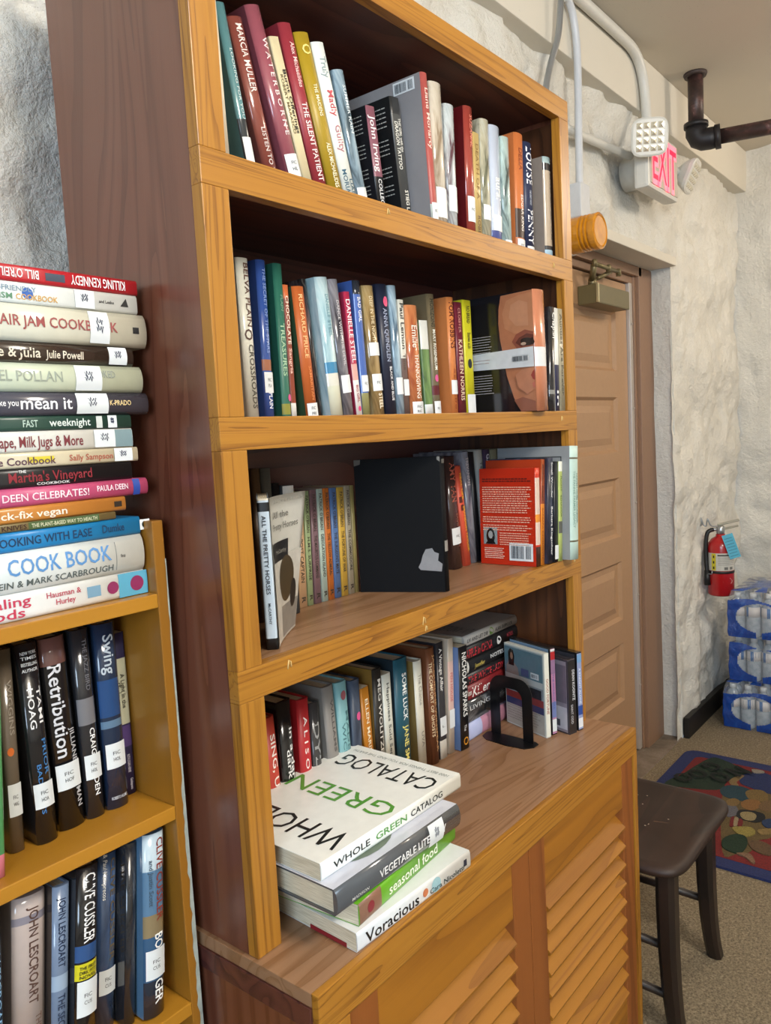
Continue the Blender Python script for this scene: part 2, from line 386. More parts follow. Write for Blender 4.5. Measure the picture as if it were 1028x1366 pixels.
def face_cover(root, t, h, d):
    fn = lambda a, z, e: (-t/2-e, a, z)   # a: distance behind the spine
    skin = [(.0015, .001), (.035, .001), (.052, .03*h/.239), (.066, .075), (.071, .11), (.078, .15), (.08, .18), (.078, .21), (.072, .236), (.0015, h-.001)]
    P = [(skin, '#ad7050'), ([(.0015, .15), (.02, .155), (.045, .158), (.066, .17), (.07, .20), (.06, .225), (.03, .232), (.0015, .234)], '#b67c5a'), ([(.012, .17), (.04, .172), (.055, .19), (.05, .215), (.03, .222), (.012, .215)], '#be8766'),
         ([(.0015, .157), (.02, .163), (.04, .156), (.05, .142), (.04, .128), (.0015, .13)], '#8a4c3a'), ([(.0015, .151), (.016, .155), (.034, .148), (.042, .139), (.030, .130), (.0015, .133)], '#5f3026'), (ell(.015, .139, .016, .0075, rot=.15), '#1c1210'), (ell(.024, .1355, .006, .003), '#b59a84'), (ell(.004, .142, .003, .004), '#241814'),
         ([(.0015, .045), (.02, .035), (.04, .05), (.045, .075), (.03, .085), (.0015, .088)], '#b4785a'), ([(.0015, .083), (.006, .079), (.010, .072), (.006, .064), (.0015, .062)], '#963c34'), ([(.0015, .060), (.008, .056), (.006, .048), (.0015, .046)], '#b86a5a'),
         ([(.0015, .001), (.035, .001), (.050, .025), (.03, .03), (.0015, .02)], '#8a5440'), ([(.0015, h*.37), (d-.004, h*.385), (d-.004, h*.52), (.0015, h*.535)], '#cfd4d8')]
    poly_cover('cover_picture', P, fn, root)
    barcode('cover_barcode', lambda a, c, e: (-t/2-.0034-e, .052-a, h*.42+c), .04, .013, root)
    text_lines('cover_print', lambda a, z: (-t/2-.0006, d-a, z), .012, .062, [h*(.66-.022*i) for i in range(7)] + [h*(.33-.022*i) for i in range(8)], .003, plain('#a8a49c', .5), root, .5, 3)
    text_lines('cover_print', lambda a, z: (-t/2-.0034, d-a, z), .012, .06, [h*.46, h*.435], .003, plain('#b07060', .5), root, .5, 9)
def bean_cover(root, t, h, d):
    fl = lambda a, z: (-t/2-.0006, d-a, z)
    rows = [h*(.80-.0235*i) for i in range(12)] + [h*(.49-.0235*i) for i in range(3)] + [h*(.405-.0235*i) for i in range(3)]
    text_lines('cover_print', fl, .007, d-.008, rows, .0042, plain('#eab49a', .5), root, .5, 4)
    text_lines('cover_print', fl, .007, d-.008, [h*.885, h*.862], .0042, plain('#5c140a', .5), root, .6, 6)
    text_lines('cover_print', fl, .048, d-.01, [h*(.325-.0235*i) for i in range(6)], .0042, plain('#eab49a', .5), root, .5, 8)
    text_lines('cover_print', fl, .01, .06, [h*(.165-.02*i) for i in range(6)], .0036, plain('#f0cdb8', .5), root, .5, 11)
    fn = lambda a, z, e: (-t/2-e, d-a, z)
    P = [([(.008, h*.21), (.042, h*.21), (.042, h*.39), (.008, h*.39)], '#8c9a9c'), (ell(.0255, h*.295, .0105, .017), '#101012'), (ell(.0255, h*.31, .0056, .0085), '#a8aaa8'), ([(.013, h*.212), (.038, h*.212), (.034, h*.245), (.026, h*.235), (.018, h*.245)], '#141416')]
    poly_cover('author_photo', P, fn, root)
    barcode('barcode_panel', lambda a, c, e: (-t/2-.0006-e, .064-a, h*.05+c), .056, .037, root)

# standing books: label, group, category, x, y, z, lean, thickness, height, depth, colour, binding, options
STANDING = [
('narrow cream book half hidden by the left upright, on the top shelf', 'novels on the top shelf', 'book', 0.0703, 0.03, 1.7949, -0.0257, 0.0093, 0.2011, 0.155, '#d8d0bc', 'pb', {}),
('teal and charcoal glossy hardback with a white call-number sticker, on the top shelf', 'novels on the top shelf', 'book', 0.1609, 0.08, 1.7964, -0.1794, 0.0174, 0.2347, 0.155, '#5f8f96', 'jk', {'T': [('LOOKING FOR YOU', 0.24, 0.62, 0.3, 0.1, '#c8dadc')], 'bands': [(0.62, 1, '#3a3f44')], 'st': [(0.72, 0.92, '')]}),
('brown-red glossy hardback with silver lettering, third from the left on the top shelf', 'novels on the top shelf', 'book', 0.2012, 0.08, 1.7982, -0.2539, 0.0274, 0.2271, 0.155, '#8a4a40', 'jk', {'T': [('MARCIA MULLER', 0.04, 0.42, 0.42, 0.0, '#e8dcd8'), ('LISTEN TO THE', 0.62, 0.94, 0.3, 0, '#d8c8c4')], 'st': [(0.955, 1, '')]}),
('tall dusty-pink hardback in a clear sleeve with wide-spaced white letters, on the top shelf', 'novels on the top shelf', 'book', 0.2503, 0.08, 1.7989, -0.2848, 0.0294, 0.257, 0.165, '#9a5560', 'jk', {'T': [('W A T E R B O R N E', 0.16, 0.66, 0.34, 0.12, '#ecd8d8')], 'st': [(0.76, 0.885, 'FIC|HIL')]}),
('cream paperback with black lettering, fifth from the left on the top shelf', 'novels on the top shelf', 'book', 0.2789, 0.08, 1.7975, -0.2721, 0.0201, 0.229, 0.155, '#ddd0a8', 'pb', {'T': [('Burnt Offerings', 0.19, 0.57, 0.34, 0.18, '#1c1a18'), ('ROBERT MARASCO', 0.22, 0.57, 0.26, -0.22, '#6b6040')]}),
('crimson hardback with white capitals down the spine, sixth from the left on the top shelf', 'novels on the top shelf', 'book', 0.3061, 0.08, 1.7984, -0.2631, 0.0278, 0.2543, 0.16, '#96323c', 'hb', {'T': [('Alex Michaelides', 0.1, 0.34, 0.34, 0.08, '#f0c8c4'), ('THE SILENT PATIENT', 0.42, 0.86, 0.4, 0, '#f6e6e2'), ('C', 0.95, 0.985, 0.45, 0.1, '#ffffff')]}),
('mustard-yellow hardback with a printed oval at the head, on the top shelf', 'novels on the top shelf', 'book', 0.341, 0.08, 1.7991, -0.2668, 0.0328, 0.2525, 0.155, '#a88c22', 'hb', {'T': [('THE MAIDENS', 0.28, 0.46, 0.24, 0, '#f2eccc'), ('ALEX MICHAELIDES', 0.61, 0.87, 0.28, 0, '#f2eccc'), ('O', 0.065, 0.12, 0.55, 0, '#e2d27a')]}),
('white hardback with red and blue lettering, eighth from the left on the top shelf', 'novels on the top shelf', 'book', 0.3744, 0.08, 1.7986, -0.2642, 0.0295, 0.2505, 0.155, '#e6ece6', 'hb', {'T': [('Truly', 0.08, 0.2, 0.45, 0.0, '#8ea0a4'), ('Madly', 0.27, 0.42, 0.45, 0.02, '#c05058'), ('Guilty', 0.47, 0.63, 0.45, 0.02, '#b07a84'), ('LIANE', 0.79, 0.93, 0.28, 0.16, '#2f5a70'), ('MORIARTY', 0.73, 0.96, 0.28, -0.22, '#2f5a70')]}),
('silver-blue glossy hardback in a clear sleeve, ninth from the left on the top shelf', 'novels on the top shelf', 'book', 0.4031, 0.08, 1.7977, -0.225, 0.0259, 0.2221, 0.155, '#6f8796', 'jk', {'T': [('SUMMER RAIN', 0.1, 0.42, 0.3, 0.1, '#dfe8ec')], 'st': [(0.79, 0.92, '')], 'art': ['#8fa6b4', '#3c4a52', '#c0ccd0']}),
('small black book with a mauve and black spine, on the top shelf', 'novels on the top shelf', 'book', 0.4468, 0.075, 1.7963, -0.1269, 0.0233, 0.1836, 0.13, '#8c5a66', 'pb', {'T': [('John Irving', 0.08, 0.56, 0.6, 0.0, '#f3e6e6'), ('COLLECTED', 0.62, 0.95, 0.4, 0, '#e8e8e8')], 'bands': [(0.6, 1, '#1a1a1c')], 'side': '#1c1a1e', 'para': 1}),
('black hardback with bold grey title lettering, its dark cover showing, on the top shelf', 'novels on the top shelf', 'book', 0.494, 0.06, 1.7963, -0.1158, 0.0264, 0.2065, 0.14, '#4a4a48', 'pb', {'T': [('THE GIRL with the', 0.16, 0.42, 0.26, 0.2, '#eceae0'), ('DRAGON TATTOO', 0.19, 0.56, 0.34, -0.16, '#eceae0'), ('STIEG LARSS', 0.72, 0.98, 0.36, 0.12, '#f0ece0')], 'bands': [(0, 0.13, '#2c2c2c')], 'side': '#17191a', 'para': 1}),
('tallest hardback with a red spine and a wide grey cover bearing a barcode', 'novels on the top shelf', 'book', 0.5168, 0.02, 1.7954, -0.0653, 0.0185, 0.2419, 0.19, '#a8504a', 'hb', {'T': [('Liane Moriarty', 0.1, 0.5, 0.5, 0.05, '#f3c9bc')], 'bands': [(0.87, 1, '#b9c4bc')], 'st': [(0.86, 0.97, 'FIC')], 'side': '#8f8d8f', 'barcode': 1}),
('beige hardback in a glossy sleeve with gold flourishes, on the top shelf', 'novels on the top shelf', 'book', 0.5515, 0.03, 1.795, -0.0124, 0.0354, 0.2424, 0.155, '#b3a58f', 'jk', {'st': [(0.72, 0.93, '')], 'art': ['#c9bfae', '#8c7a64', '#d8d2c4']}),
('silver and dark plum glossy hardback, fourteenth from the left on the top shelf', 'novels on the top shelf', 'book', 0.6094, 0.045, 1.7949, 0.0092, 0.0302, 0.2284, 0.155, '#a9b4b8', 'jk', {'st': [(0.62, 0.82, '')], 'art': ['#cdd6d8', '#5a3a44', '#8a949a']}),
('glossy scarlet hardback with a dark red picture cover, on the top shelf', 'novels on the top shelf', 'book', 0.6716, 0.045, 1.795, 0.0126, 0.0287, 0.2426, 0.16, '#9c4238', 'jk', {'T': [('SUZANNE', 0.06, 0.3, 0.34, 0.1, '#d97a66')], 'st': [(0.67, 0.86, 'FIC')], 'side': '#5c1418'}),
('thin straw-coloured book, sixteenth from the left on the top shelf', 'novels on the top shelf', 'book', 0.6987, 0.045, 1.7949, 0.01, 0.0238, 0.2036, 0.155, '#c2a86a', 'pb', {'T': [('DEATH OF A', 0.1, 0.6, 0.4, 0, '#8a6a30'), ('ROBB', 0.75, 0.92, 0.4, 0, '#6a5030')]}),
('olive-grey glossy hardback with a pale stripe, seventeenth from the left on the top shelf', 'novels on the top shelf', 'book', 0.7271, 0.045, 1.7952, 0.0233, 0.0306, 0.2347, 0.165, '#8e8a70', 'jk', {'st': [(0.68, 0.8, '')], 'art': ['#b9b49c', '#5f6250', '#cfd6d0']}),
('pale lilac-white glossy hardback with blue foot, eighteenth from the left on the top shelf', 'novels on the top shelf', 'book', 0.7659, 0.045, 1.7951, 0.014, 0.0373, 0.2325, 0.155, '#c3ccdd', 'jk', {'T': [('aural', 0.42, 0.6, 0.5, 0.05, '#f4f2ea')], 'bands': [(0.86, 1, '#4d5690')], 'st': [(0.73, 0.86, '')]}),
('teal and silver narrow hardback, nineteenth from the left on the top shelf', 'novels on the top shelf', 'book', 0.808, 0.045, 1.7948, 0.0029, 0.03, 0.2221, 0.155, '#7e9fa0', 'jk', {'st': [(0.9, 1, '')], 'art': ['#b8cfcc', '#3f4d4c', '#a8a88c']}),
('orange hardback with white call-number sticker at the foot, on the top shelf', 'novels on the top shelf', 'book', 0.8589, 0.045, 1.7952, 0.0244, 0.0353, 0.2427, 0.16, '#c4703c', 'hb', {'T': [('DELIA', 0.12, 0.3, 0.4, 0.0, '#8e3d1c'), ('EDGAR KING', 0.5, 0.8, 0.34, 0.1, '#f4ece4')], 'bands': [(0.62, 0.86, '#3a2a24')], 'st': [(0.87, 1, 'FIC|KIN')]}),
('navy hardback with large white capitals, twenty-first from the left on the top shelf', 'novels on the top shelf', 'book', 0.9001, 0.045, 1.7949, 0.0041, 0.0342, 0.2343, 0.155, '#27304e', 'hb', {'T': [('LOUISE', 0.04, 0.36, 0.66, 0.0, '#f2f4f8'), ('PENNY', 0.58, 0.88, 0.62, 0.0, '#f2f4f8'), ('THE GREY WOLF', 0.41, 0.54, 0.2, 0, '#c6cede')], 'st': [(0.9, 1, '')]}),
('clear plastic audiobook case at the right end, twenty-second from the left on the top shelf', 'novels on the top shelf', 'audiobook case', 0.9566, 0.03, 1.7948, 0.0005, 0.033, 0.2137, 0.17, '#3a3a3c', 'jk', {'T': [('A TRICK OF THE', 0.15, 0.8, 0.26, 0.2, '#4a4038')], 'bands': [(0, 0.06, '#9fb6b8'), (0.13, 0.86, '#b8a894'), (0.9, 1, '#a4c2d4')], 'side': '#8f8379'}),
('white hardback with brown thin capitals and a round emblem, on the second shelf', 'novels on the second shelf', 'book', 0.1557, 0.11, 1.4724, -0.0104, 0.0233, 0.2312, 0.155, '#dcdcd0', 'jk', {'T': [('BELVA PLAIN', 0.03, 0.42, 0.42, 0.14, '#5a3a30'), ('CROSSROADS', 0.53, 0.93, 0.42, 0.1, '#4f4a40'), ('O', 0.435, 0.505, 0.62, 0, '#4a2c28')]}),
('royal-blue glossy hardback with a painted figure, second from the left on the second shelf', 'novels on the second shelf', 'book', 0.1886, 0.11, 1.4723, 0.0042, 0.0186, 0.2335, 0.165, '#34529a', 'jk', {'T': [('THE SECRET OF THE STARS', 0.05, 0.58, 0.34, 0.1, '#7f9ad0'), ('PLAIN', 0.83, 0.93, 0.4, 0.05, '#e8eef8')], 'bands': [(0.62, 0.69, '#a0674c')], 'st': [(0.7, 0.83, 'FIC|PLA')]}),
('green hardback with pale lettering, third from the left on the second shelf', 'novels on the second shelf', 'book', 0.224, 0.11, 1.4723, -0.0047, 0.0185, 0.2328, 0.155, '#2c6a58', 'hb', {'T': [('PLAIN', 0.2, 0.3, 0.3, 0.1, '#6f9c86'), ('TREASURES', 0.38, 0.72, 0.44, 0, '#a8c8a8')], 'bands': [(0.9, 0.97, '#8a8a3a')], 'dot': ('#e45f98', 0.86, 0.3)}),
('thin red-brown book with bold cream title, fourth from the left on the second shelf', 'novels on the second shelf', 'book', 0.2401, 0.11, 1.4724, -0.0107, 0.0109, 0.2033, 0.155, '#8a3f2c', 'pb', {'T': [('CHOCOLATE', 0.08, 0.44, 0.6, 0.0, '#f4e6d4'), ('Sangria', 0.47, 0.66, 0.55, 0, '#f0c8b8')], 'bands': [(0, 0.1, '#c86a3c'), (0.88, 1, '#e6e6e0')]}),
('orange hardback with a dark green cover, fifth from the left on the second shelf', 'novels on the second shelf', 'book', 0.2796, 0.11, 1.4733, -0.0781, 0.0259, 0.2034, 0.16, '#bd622e', 'hb', {'T': [('RICHARD PRICE', 0.06, 0.54, 0.34, 0.0, '#f4c088'), ('SAMARITAN', 0.6, 0.86, 0.24, 0.1, '#e08a50')], 'st': [(0.885, 1, 'FIC|PRI')], 'side': '#3c5c40'}),
('dark floral-patterned hardback set back between lighter books, sixth from the left on the second shelf', 'novels on the second shelf', 'book', 0.3152, 0.125, 1.4728, -0.1021, 0.0099, 0.2218, 0.155, '#2a2624', 'jk', {'art': ['#1d1b1c', '#5a4c4c', '#a89c90']}),
('pale blue glossy hardback with a beach picture and cream foot, on the second shelf', 'novels on the second shelf', 'book', 0.3386, 0.11, 1.4737, -0.0939, 0.0296, 0.2239, 0.16, '#a9c6cc', 'jk', {'T': [('DANIELLE', 0.12, 0.28, 0.25, 0.1, '#6f9aa8'), ('STEEL', 0.3, 0.42, 0.25, 0.1, '#6f9aa8')], 'bands': [(0.6, 0.68, '#3f86b0'), (0.68, 0.77, '#d8d8cc'), (0.77, 1, '#d4d6c0')], 'art': ['#b9d2d6', '#8fb2bc', '#dfe8e6']}),
('charcoal and silver glossy hardback with small sticker, eighth from the left on the second shelf', 'novels on the second shelf', 'book', 0.3681, 0.11, 1.4736, -0.1056, 0.0242, 0.2242, 0.155, '#5c5a5e', 'jk', {'T': [('DANCE WITH THE DEVIL', 0.15, 0.62, 0.26, 0.05, '#c8c4c8')], 'st': [(0.69, 0.82, '')], 'art': ['#86848a', '#35333a', '#a8a6ac']}),
('magenta-pink book with tall white name, ninth from the left on the second shelf', 'novels on the second shelf', 'book', 0.3957, 0.11, 1.4729, -0.0847, 0.0149, 0.2084, 0.155, '#b0304e', 'pb', {'T': [('DANIELLE STEEL', 0.06, 0.56, 0.7, 0.0, '#fbe9ec'), ('BIG GIRL', 0.74, 0.88, 0.4, 0, '#9a3048')], 'bands': [(0.57, 0.7, '#d8a8a0'), (0.7, 1, '#f0ece8')], 'dot': ('#d8407a', 0.93, 0)}),
('periwinkle-blue hardback with black-framed white top, tenth from the left on the second shelf', 'novels on the second shelf', 'book', 0.4142, 0.11, 1.4727, -0.0455, 0.0192, 0.2289, 0.18, '#4a69b0', 'jk', {'T': [('BAD GIRL', 0.12, 0.3, 0.4, 0, '#e8ecf4')], 'bands': [(0, 0.1, '#30343c'), (0.82, 1, '#8f8d5c')], 'st': [(0.69, 0.81, 'FIC')]}),
('tan and gold glossy hardback with two stickers, eleventh from the left on the second shelf', 'novels on the second shelf', 'book', 0.4483, 0.11, 1.4733, -0.068, 0.0294, 0.2233, 0.155, '#8f7448', 'jk', {'T': [('DEEP IN THE NIGHT', 0.08, 0.42, 0.3, 0, '#e2d0a8'), ('STEEL', 0.82, 0.94, 0.4, 0.1, '#f0e6cc')], 'st': [(0.43, 0.53, ''), (0.67, 0.8, 'FIC')], 'art': ['#a98f60', '#6a5230', '#c4ae84']}),
('navy hardback with white and pink lettering, twelfth from the left on the second shelf', 'novels on the second shelf', 'book', 0.4832, 0.11, 1.4731, -0.053, 0.0295, 0.23, 0.155, '#20263a', 'hb', {'T': [('ANNA QUINDLEN', 0.18, 0.58, 0.36, 0, '#9aa4bc'), ('BLACK AND BLUE', 0.62, 0.88, 0.24, 0.1, '#f0f2f6')], 'dot': ('#e0507c', 0.13, 0.1)}),
('steel-blue glossy hardback with a silver sheen, thirteenth from the left on the second shelf', 'novels on the second shelf', 'book', 0.5112, 0.11, 1.4728, -0.044, 0.0214, 0.2314, 0.155, '#7590a4', 'jk', {'st': [(0.7, 0.83, '')], 'art': ['#9fb8c8', '#4c6478', '#c8d4da']}),
('white book with handwritten-style name, fourteenth from the left on the second shelf', 'novels on the second shelf', 'book', 0.5306, 0.11, 1.4725, -0.0252, 0.0169, 0.2095, 0.155, '#d4d2c6', 'pb', {'T': [('Paul Lemon', 0.03, 0.42, 0.6, 0, '#2c2c2c'), ('Time', 0.46, 0.6, 0.5, 0, '#5a4a40')], 'bands': [(0.5, 1, '#6e5a54')], 'st': [(0.68, 0.82, '')]}),
('copper-brown glossy book with a sticker at the foot, on the second shelf', 'novels on the second shelf', 'book', 0.5608, 0.11, 1.4728, -0.0288, 0.0376, 0.2017, 0.155, '#b86a44', 'jk', {'T': [('Emilie', 0.18, 0.38, 0.42, 0, '#f4e4d4'), ('THANKSGIVING', 0.44, 0.84, 0.34, 0.05, '#f6ead8')], 'st': [(0.87, 1, 'FIC|RIC')], 'art': ['#c87e50', '#9c4e34', '#d89a70']}),
('green and white narrow book with torn white patch, on the second shelf', 'novels on the second shelf', 'book', 0.6004, 0.11, 1.4729, -0.0419, 0.0267, 0.1778, 0.155, '#5e7a40', 'pb', {'bands': [(0, 0.3, '#d9dad4'), (0.88, 1, '#dfe6e8')], 'art': ['#6a8a50', '#3b5038', '#8fa070']}),
('olive-brown hardback with large white author name, seventeenth from the left on the second shelf', 'novels on the second shelf', 'book', 0.6255, 0.11, 1.4727, -0.0345, 0.0234, 0.2288, 0.155, '#6a5e46', 'hb', {'T': [('HORIZONS', 0.04, 0.27, 0.5, 0, '#2c2a20'), ('MARY ROSENBLUM', 0.29, 0.62, 0.4, 0.05, '#f2f0e4')], 'bands': [(0.75, 0.83, '#5c1c24')], 'st': [(0.88, 1, 'FIC')], 'dot': ('#e0609a', 0.69, 0)}),
('orange hardback with tall dark capitals, eighteenth from the left on the second shelf', 'novels on the second shelf', 'book', 0.6866, 0.11, 1.4724, -0.0123, 0.0232, 0.2297, 0.165, '#d07f46', 'hb', {'T': [('TOM ROBBINS', 0.03, 0.43, 0.62, 0, '#5a1c10'), ('Still Life', 0.6, 0.95, 0.25, 0, '#9a4a28')], 'st': [(0.7, 0.82, '')]}),
('maroon book with pale lettering, nineteenth from the left on the second shelf', 'novels on the second shelf', 'book', 0.7165, 0.11, 1.4725, -0.0133, 0.0266, 0.2231, 0.155, '#6c2432', 'pb', {'T': [('KATHLEEN NORRIS', 0.33, 0.87, 0.5, 0, '#e6ccb0'), ('CLOISTER', 0.05, 0.27, 0.3, 0, '#c88a80')]}),
('bright yellow book with black lettering, twentieth from the left on the second shelf', 'novels on the second shelf', 'book', 0.7478, 0.11, 1.4725, -0.0121, 0.0322, 0.2301, 0.155, '#c9c427', 'pb', {'T': [('NO', 0.05, 0.1, 0.4, 0.05, '#141414'), ('BREAD', 0.11, 0.2, 0.36, 0.05, '#141414'), ('Stories', 0.28, 0.36, 0.36, 0.05, '#141414'), ('ALLEN', 0.37, 0.42, 0.3, 0, '#141414')], 'st': [(0.82, 1, '')], 'dot': ('#141414', 0.55, 0)}),
('thick hardback standing out, its cover a close-cropped face with a white band and barcode', 'novels on the second shelf', 'book', 0.8237, -0.012, 1.4728, -0.021, 0.0479, 0.2395, 0.16, '#bf7a5a', 'jk', {'bands': [(0.47, 0.63, '#d9dde0')], 'side': '#17161a', 'face': 1}),
('black book with white scrawled title, twenty-second from the left on the second shelf', 'novels on the second shelf', 'book', 0.8915, 0.002, 1.4729, 0.0481, 0.025, 0.215, 0.155, '#26262a', 'jk', {'T': [('Chaplin', 0.05, 0.3, 0.5, 0.1, '#e6e6e2')], 'bands': [(0.8, 0.84, '#8a8a86')], 'art': ['#2c2c30', '#161618', '#6a6a6c']}),
('thin white and navy book, twenty-third from the left on the second shelf', 'novels on the second shelf', 'book', 0.9178, 0.002, 1.4725, 0.0259, 0.0169, 0.2154, 0.155, '#d8d8d2', 'pb', {'T': [('in', 0.8, 0.95, 0.5, 0, '#f0f0f0')], 'bands': [(0.55, 1, '#2a2a48')]}),
('grey-beige book at the right end, twenty-fourth from the left on the second shelf', 'novels on the second shelf', 'book', 0.9441, 0.002, 1.4724, -0.0077, 0.0206, 0.2157, 0.155, '#a39a82', 'pb', {'T': [('Aunties Are Forever', 0.05, 0.85, 0.5, 0, '#5a5444')]}),
('old brown book in the dark at the back left on the third shelf', 'books on the third shelf', 'book', 0.2092, 0.175, 1.1508, 0.0007, 0.0184, 0.2476, 0.12, '#5c4632', 'hb', {}),
('grey book at the back left, behind the horse novel on the third shelf', 'books on the third shelf', 'book', 0.2316, 0.175, 1.1508, -0.0032, 0.0215, 0.2465, 0.12, '#5f605c', 'hb', {}),
('short black book at the back left on the third shelf', 'books on the third shelf', 'book', 0.252, 0.175, 1.1509, -0.0063, 0.0172, 0.221, 0.12, '#1a1b1f', 'hb', {}),
('dark blue-grey book with a pale sticker at its head, behind the horse novel', 'books on the third shelf', 'book', 0.2746, 0.175, 1.1509, 0.0052, 0.0279, 0.2147, 0.11, '#48525a', 'hb', {'st': [(0.0, 0.14, '2')]}),
('buttery yellow paperback of a matching set, first from the left', 'matching set of pastel paperbacks on the third shelf', 'book', 0.2995, 0.195, 1.1508, 0.0035, 0.0139, 0.1958, 0.1045, '#dcd27c', 'pb', {}),
('peach paperback of a matching set, second from the left', 'matching set of pastel paperbacks on the third shelf', 'book', 0.3165, 0.195, 1.151, 0.0228, 0.02, 0.1975, 0.1045, '#dcb48c', 'pb', {'T': [("PATRICK O'BRIAN", 0.04, 0.36, 0.42, 0, '#4a4038'), ('POST CAPTAIN', 0.4, 0.78, 0.42, 0, '#3c342c'), ('R', 0.91, 0.96, 0.5, 0, '#3a3028')]}),
('sage green paperback of a matching set, third from the left', 'matching set of pastel paperbacks on the third shelf', 'book', 0.335, 0.195, 1.151, 0.0228, 0.014, 0.2, 0.1045, '#a8bc8c', 'pb', {'T': [("PATRICK O'BRIAN", 0.04, 0.36, 0.42, 0, '#4a4038'), ('H.M.S. SURPRISE', 0.4, 0.78, 0.42, 0, '#3c342c'), ('R', 0.91, 0.96, 0.5, 0, '#3a3028')]}),
('mauve paperback of a matching set, fourth from the left', 'matching set of pastel paperbacks on the third shelf', 'book', 0.3535, 0.195, 1.1509, 0.0156, 0.0173, 0.2011, 0.1045, '#8a6c74', 'pb', {'T': [("PATRICK O'BRIAN", 0.04, 0.36, 0.42, 0, '#4a4038'), ('THE MAURITIUS COMMAND', 0.4, 0.78, 0.42, 0, '#3c342c'), ('R', 0.91, 0.96, 0.5, 0, '#3a3028')]}),
('pale aqua paperback of a matching set, fifth from the left', 'matching set of pastel paperbacks on the third shelf', 'book', 0.372, 0.195, 1.1509, 0.0064, 0.0159, 0.2012, 0.1045, '#b9cdc2', 'pb', {'T': [("PATRICK O'BRIAN", 0.04, 0.36, 0.42, 0, '#4a4038'), ('DESOLATION ISLAND', 0.4, 0.78, 0.42, 0, '#3c342c'), ('R', 0.91, 0.96, 0.5, 0, '#3a3028')]}),
('burnt orange paperback of a matching set, sixth from the left', 'matching set of pastel paperbacks on the third shelf', 'book', 0.389, 0.195, 1.1508, 0.0024, 0.0159, 0.201, 0.1045, '#cf7432', 'pb', {'T': [("PATRICK O'BRIAN", 0.04, 0.36, 0.42, 0, '#4a4038'), ('THE YELLOW ADMIRAL', 0.4, 0.78, 0.42, 0, '#3c342c'), ('R', 0.91, 0.96, 0.5, 0, '#3a3028')]}),
('cornflower blue paperback of a matching set, seventh from the left', 'matching set of pastel paperbacks on the third shelf', 'book', 0.4065, 0.195, 1.1509, 0.0089, 0.0178, 0.1999, 0.1045, '#5c7cae', 'pb', {'T': [("PATRICK O'BRIAN", 0.04, 0.36, 0.42, 0, '#4a4038'), ("THE SURGEON'S MATE", 0.4, 0.78, 0.42, 0, '#3c342c'), ('R', 0.91, 0.96, 0.5, 0, '#3a3028')]}),
('golden yellow paperback of a matching set, eighth from the left', 'matching set of pastel paperbacks on the third shelf', 'book', 0.4254, 0.195, 1.1509, 0.0104, 0.018, 0.1994, 0.1045, '#d3a947', 'pb', {'T': [("PATRICK O'BRIAN", 0.04, 0.36, 0.42, 0, '#4a4038'), ('THE FORTUNE OF WAR', 0.4, 0.78, 0.42, 0, '#3c342c'), ('R', 0.91, 0.96, 0.5, 0, '#3a3028')]}),
('taupe paperback of a matching set, ninth from the left', 'matching set of pastel paperbacks on the third shelf', 'book', 0.444, 0.195, 1.1509, 0.0092, 0.0159, 0.2006, 0.1045, '#a89c84', 'pb', {'T': [("PATRICK O'BRIAN", 0.04, 0.36, 0.42, 0, '#4a4038'), ('THE COMMODORE', 0.4, 0.78, 0.42, 0, '#3c342c'), ('R', 0.91, 0.96, 0.5, 0, '#3a3028')]}),
('thin khaki paperback of a matching set, tenth from the left', 'matching set of pastel paperbacks on the third shelf', 'book', 0.4586, 0.195, 1.1508, 0.0043, 0.0099, 0.2004, 0.1045, '#8c7f50', 'pb', {}),
('dark brown glossy hardback with red capitals on the third shelf', 'books on the third shelf', 'book', 0.7417, 0.1564, 1.152, -0.0671, 0.0354, 0.2375, 0.1431, '#43302e', 'jk', {'T': [('AMY TAN', 0.05, 0.4, 0.5, 0.0, '#b05a48'), ('SAVING FISH', 0.5, 0.8, 0.24, 0.1, '#8a5a4a')], 'st': [(0.63, 0.78, 'FIC')]}),
('coral-orange hardback with yellow capitals on the third shelf', 'books on the third shelf', 'book', 0.7827, 0.1579, 1.1522, -0.1218, 0.0227, 0.2165, 0.14, '#d4553c', 'hb', {'T': [('REAL LIFE', 0.07, 0.33, 0.36, 0.15, '#f2c23c'), ('BRANDON TAYLOR', 0.4, 0.86, 0.36, 0.15, '#f2c23c')], 'sq': [('#5a2420', 0.3, 0.36, -0.2), ('#5a2420', 0.38, 0.44, -0.1)]}),
('grey-lilac glossy hardback behind the red back cover on the third shelf', 'books on the third shelf', 'book', 0.8198, 0.165, 1.1519, -0.0881, 0.025, 0.2452, 0.13, '#75757c', 'jk', {'T': [('TREVANIAN', 0.05, 0.3, 0.4, 0, '#c8c4c8')], 'art': ['#8c8c94', '#4c4c5c', '#9aa4b8']}),
('flame-red paperback with a text-covered back cover, author photo and barcode on the third shelf', 'books on the third shelf', 'book', 0.8241, 0.01, 1.1511, 0.0349, 0.0189, 0.2057, 0.135, '#c83418', 'pb', {'bands': [(0.1, 0.78, '#d8bfb0'), (0.47, 0.55, '#e08a28'), (0.8, 1, '#40221c')], 'side': '#c02c12', 'bean': 1}),
('rust and orange paperback just behind the flame-red one on the third shelf', 'books on the third shelf', 'book', 0.8415, 0.01, 1.1514, 0.0739, 0.016, 0.2218, 0.135, '#94441e', 'pb', {'T': [('PRODIGAL SUMMER', 0.05, 0.4, 0.3, -0.15, '#3c2a2c'), ('BARBARA KINGSOLVER', 0.46, 0.95, 0.3, -0.15, '#9a4a1c')], 'bands': [(0.42, 1, '#e0892c')], 'side': '#b03a18'}),
('black hardback behind the red back cover on the third shelf', 'books on the third shelf', 'book', 0.8436, 0.165, 1.1516, -0.083, 0.0181, 0.2428, 0.13, '#1c1a1e', 'hb', {}),
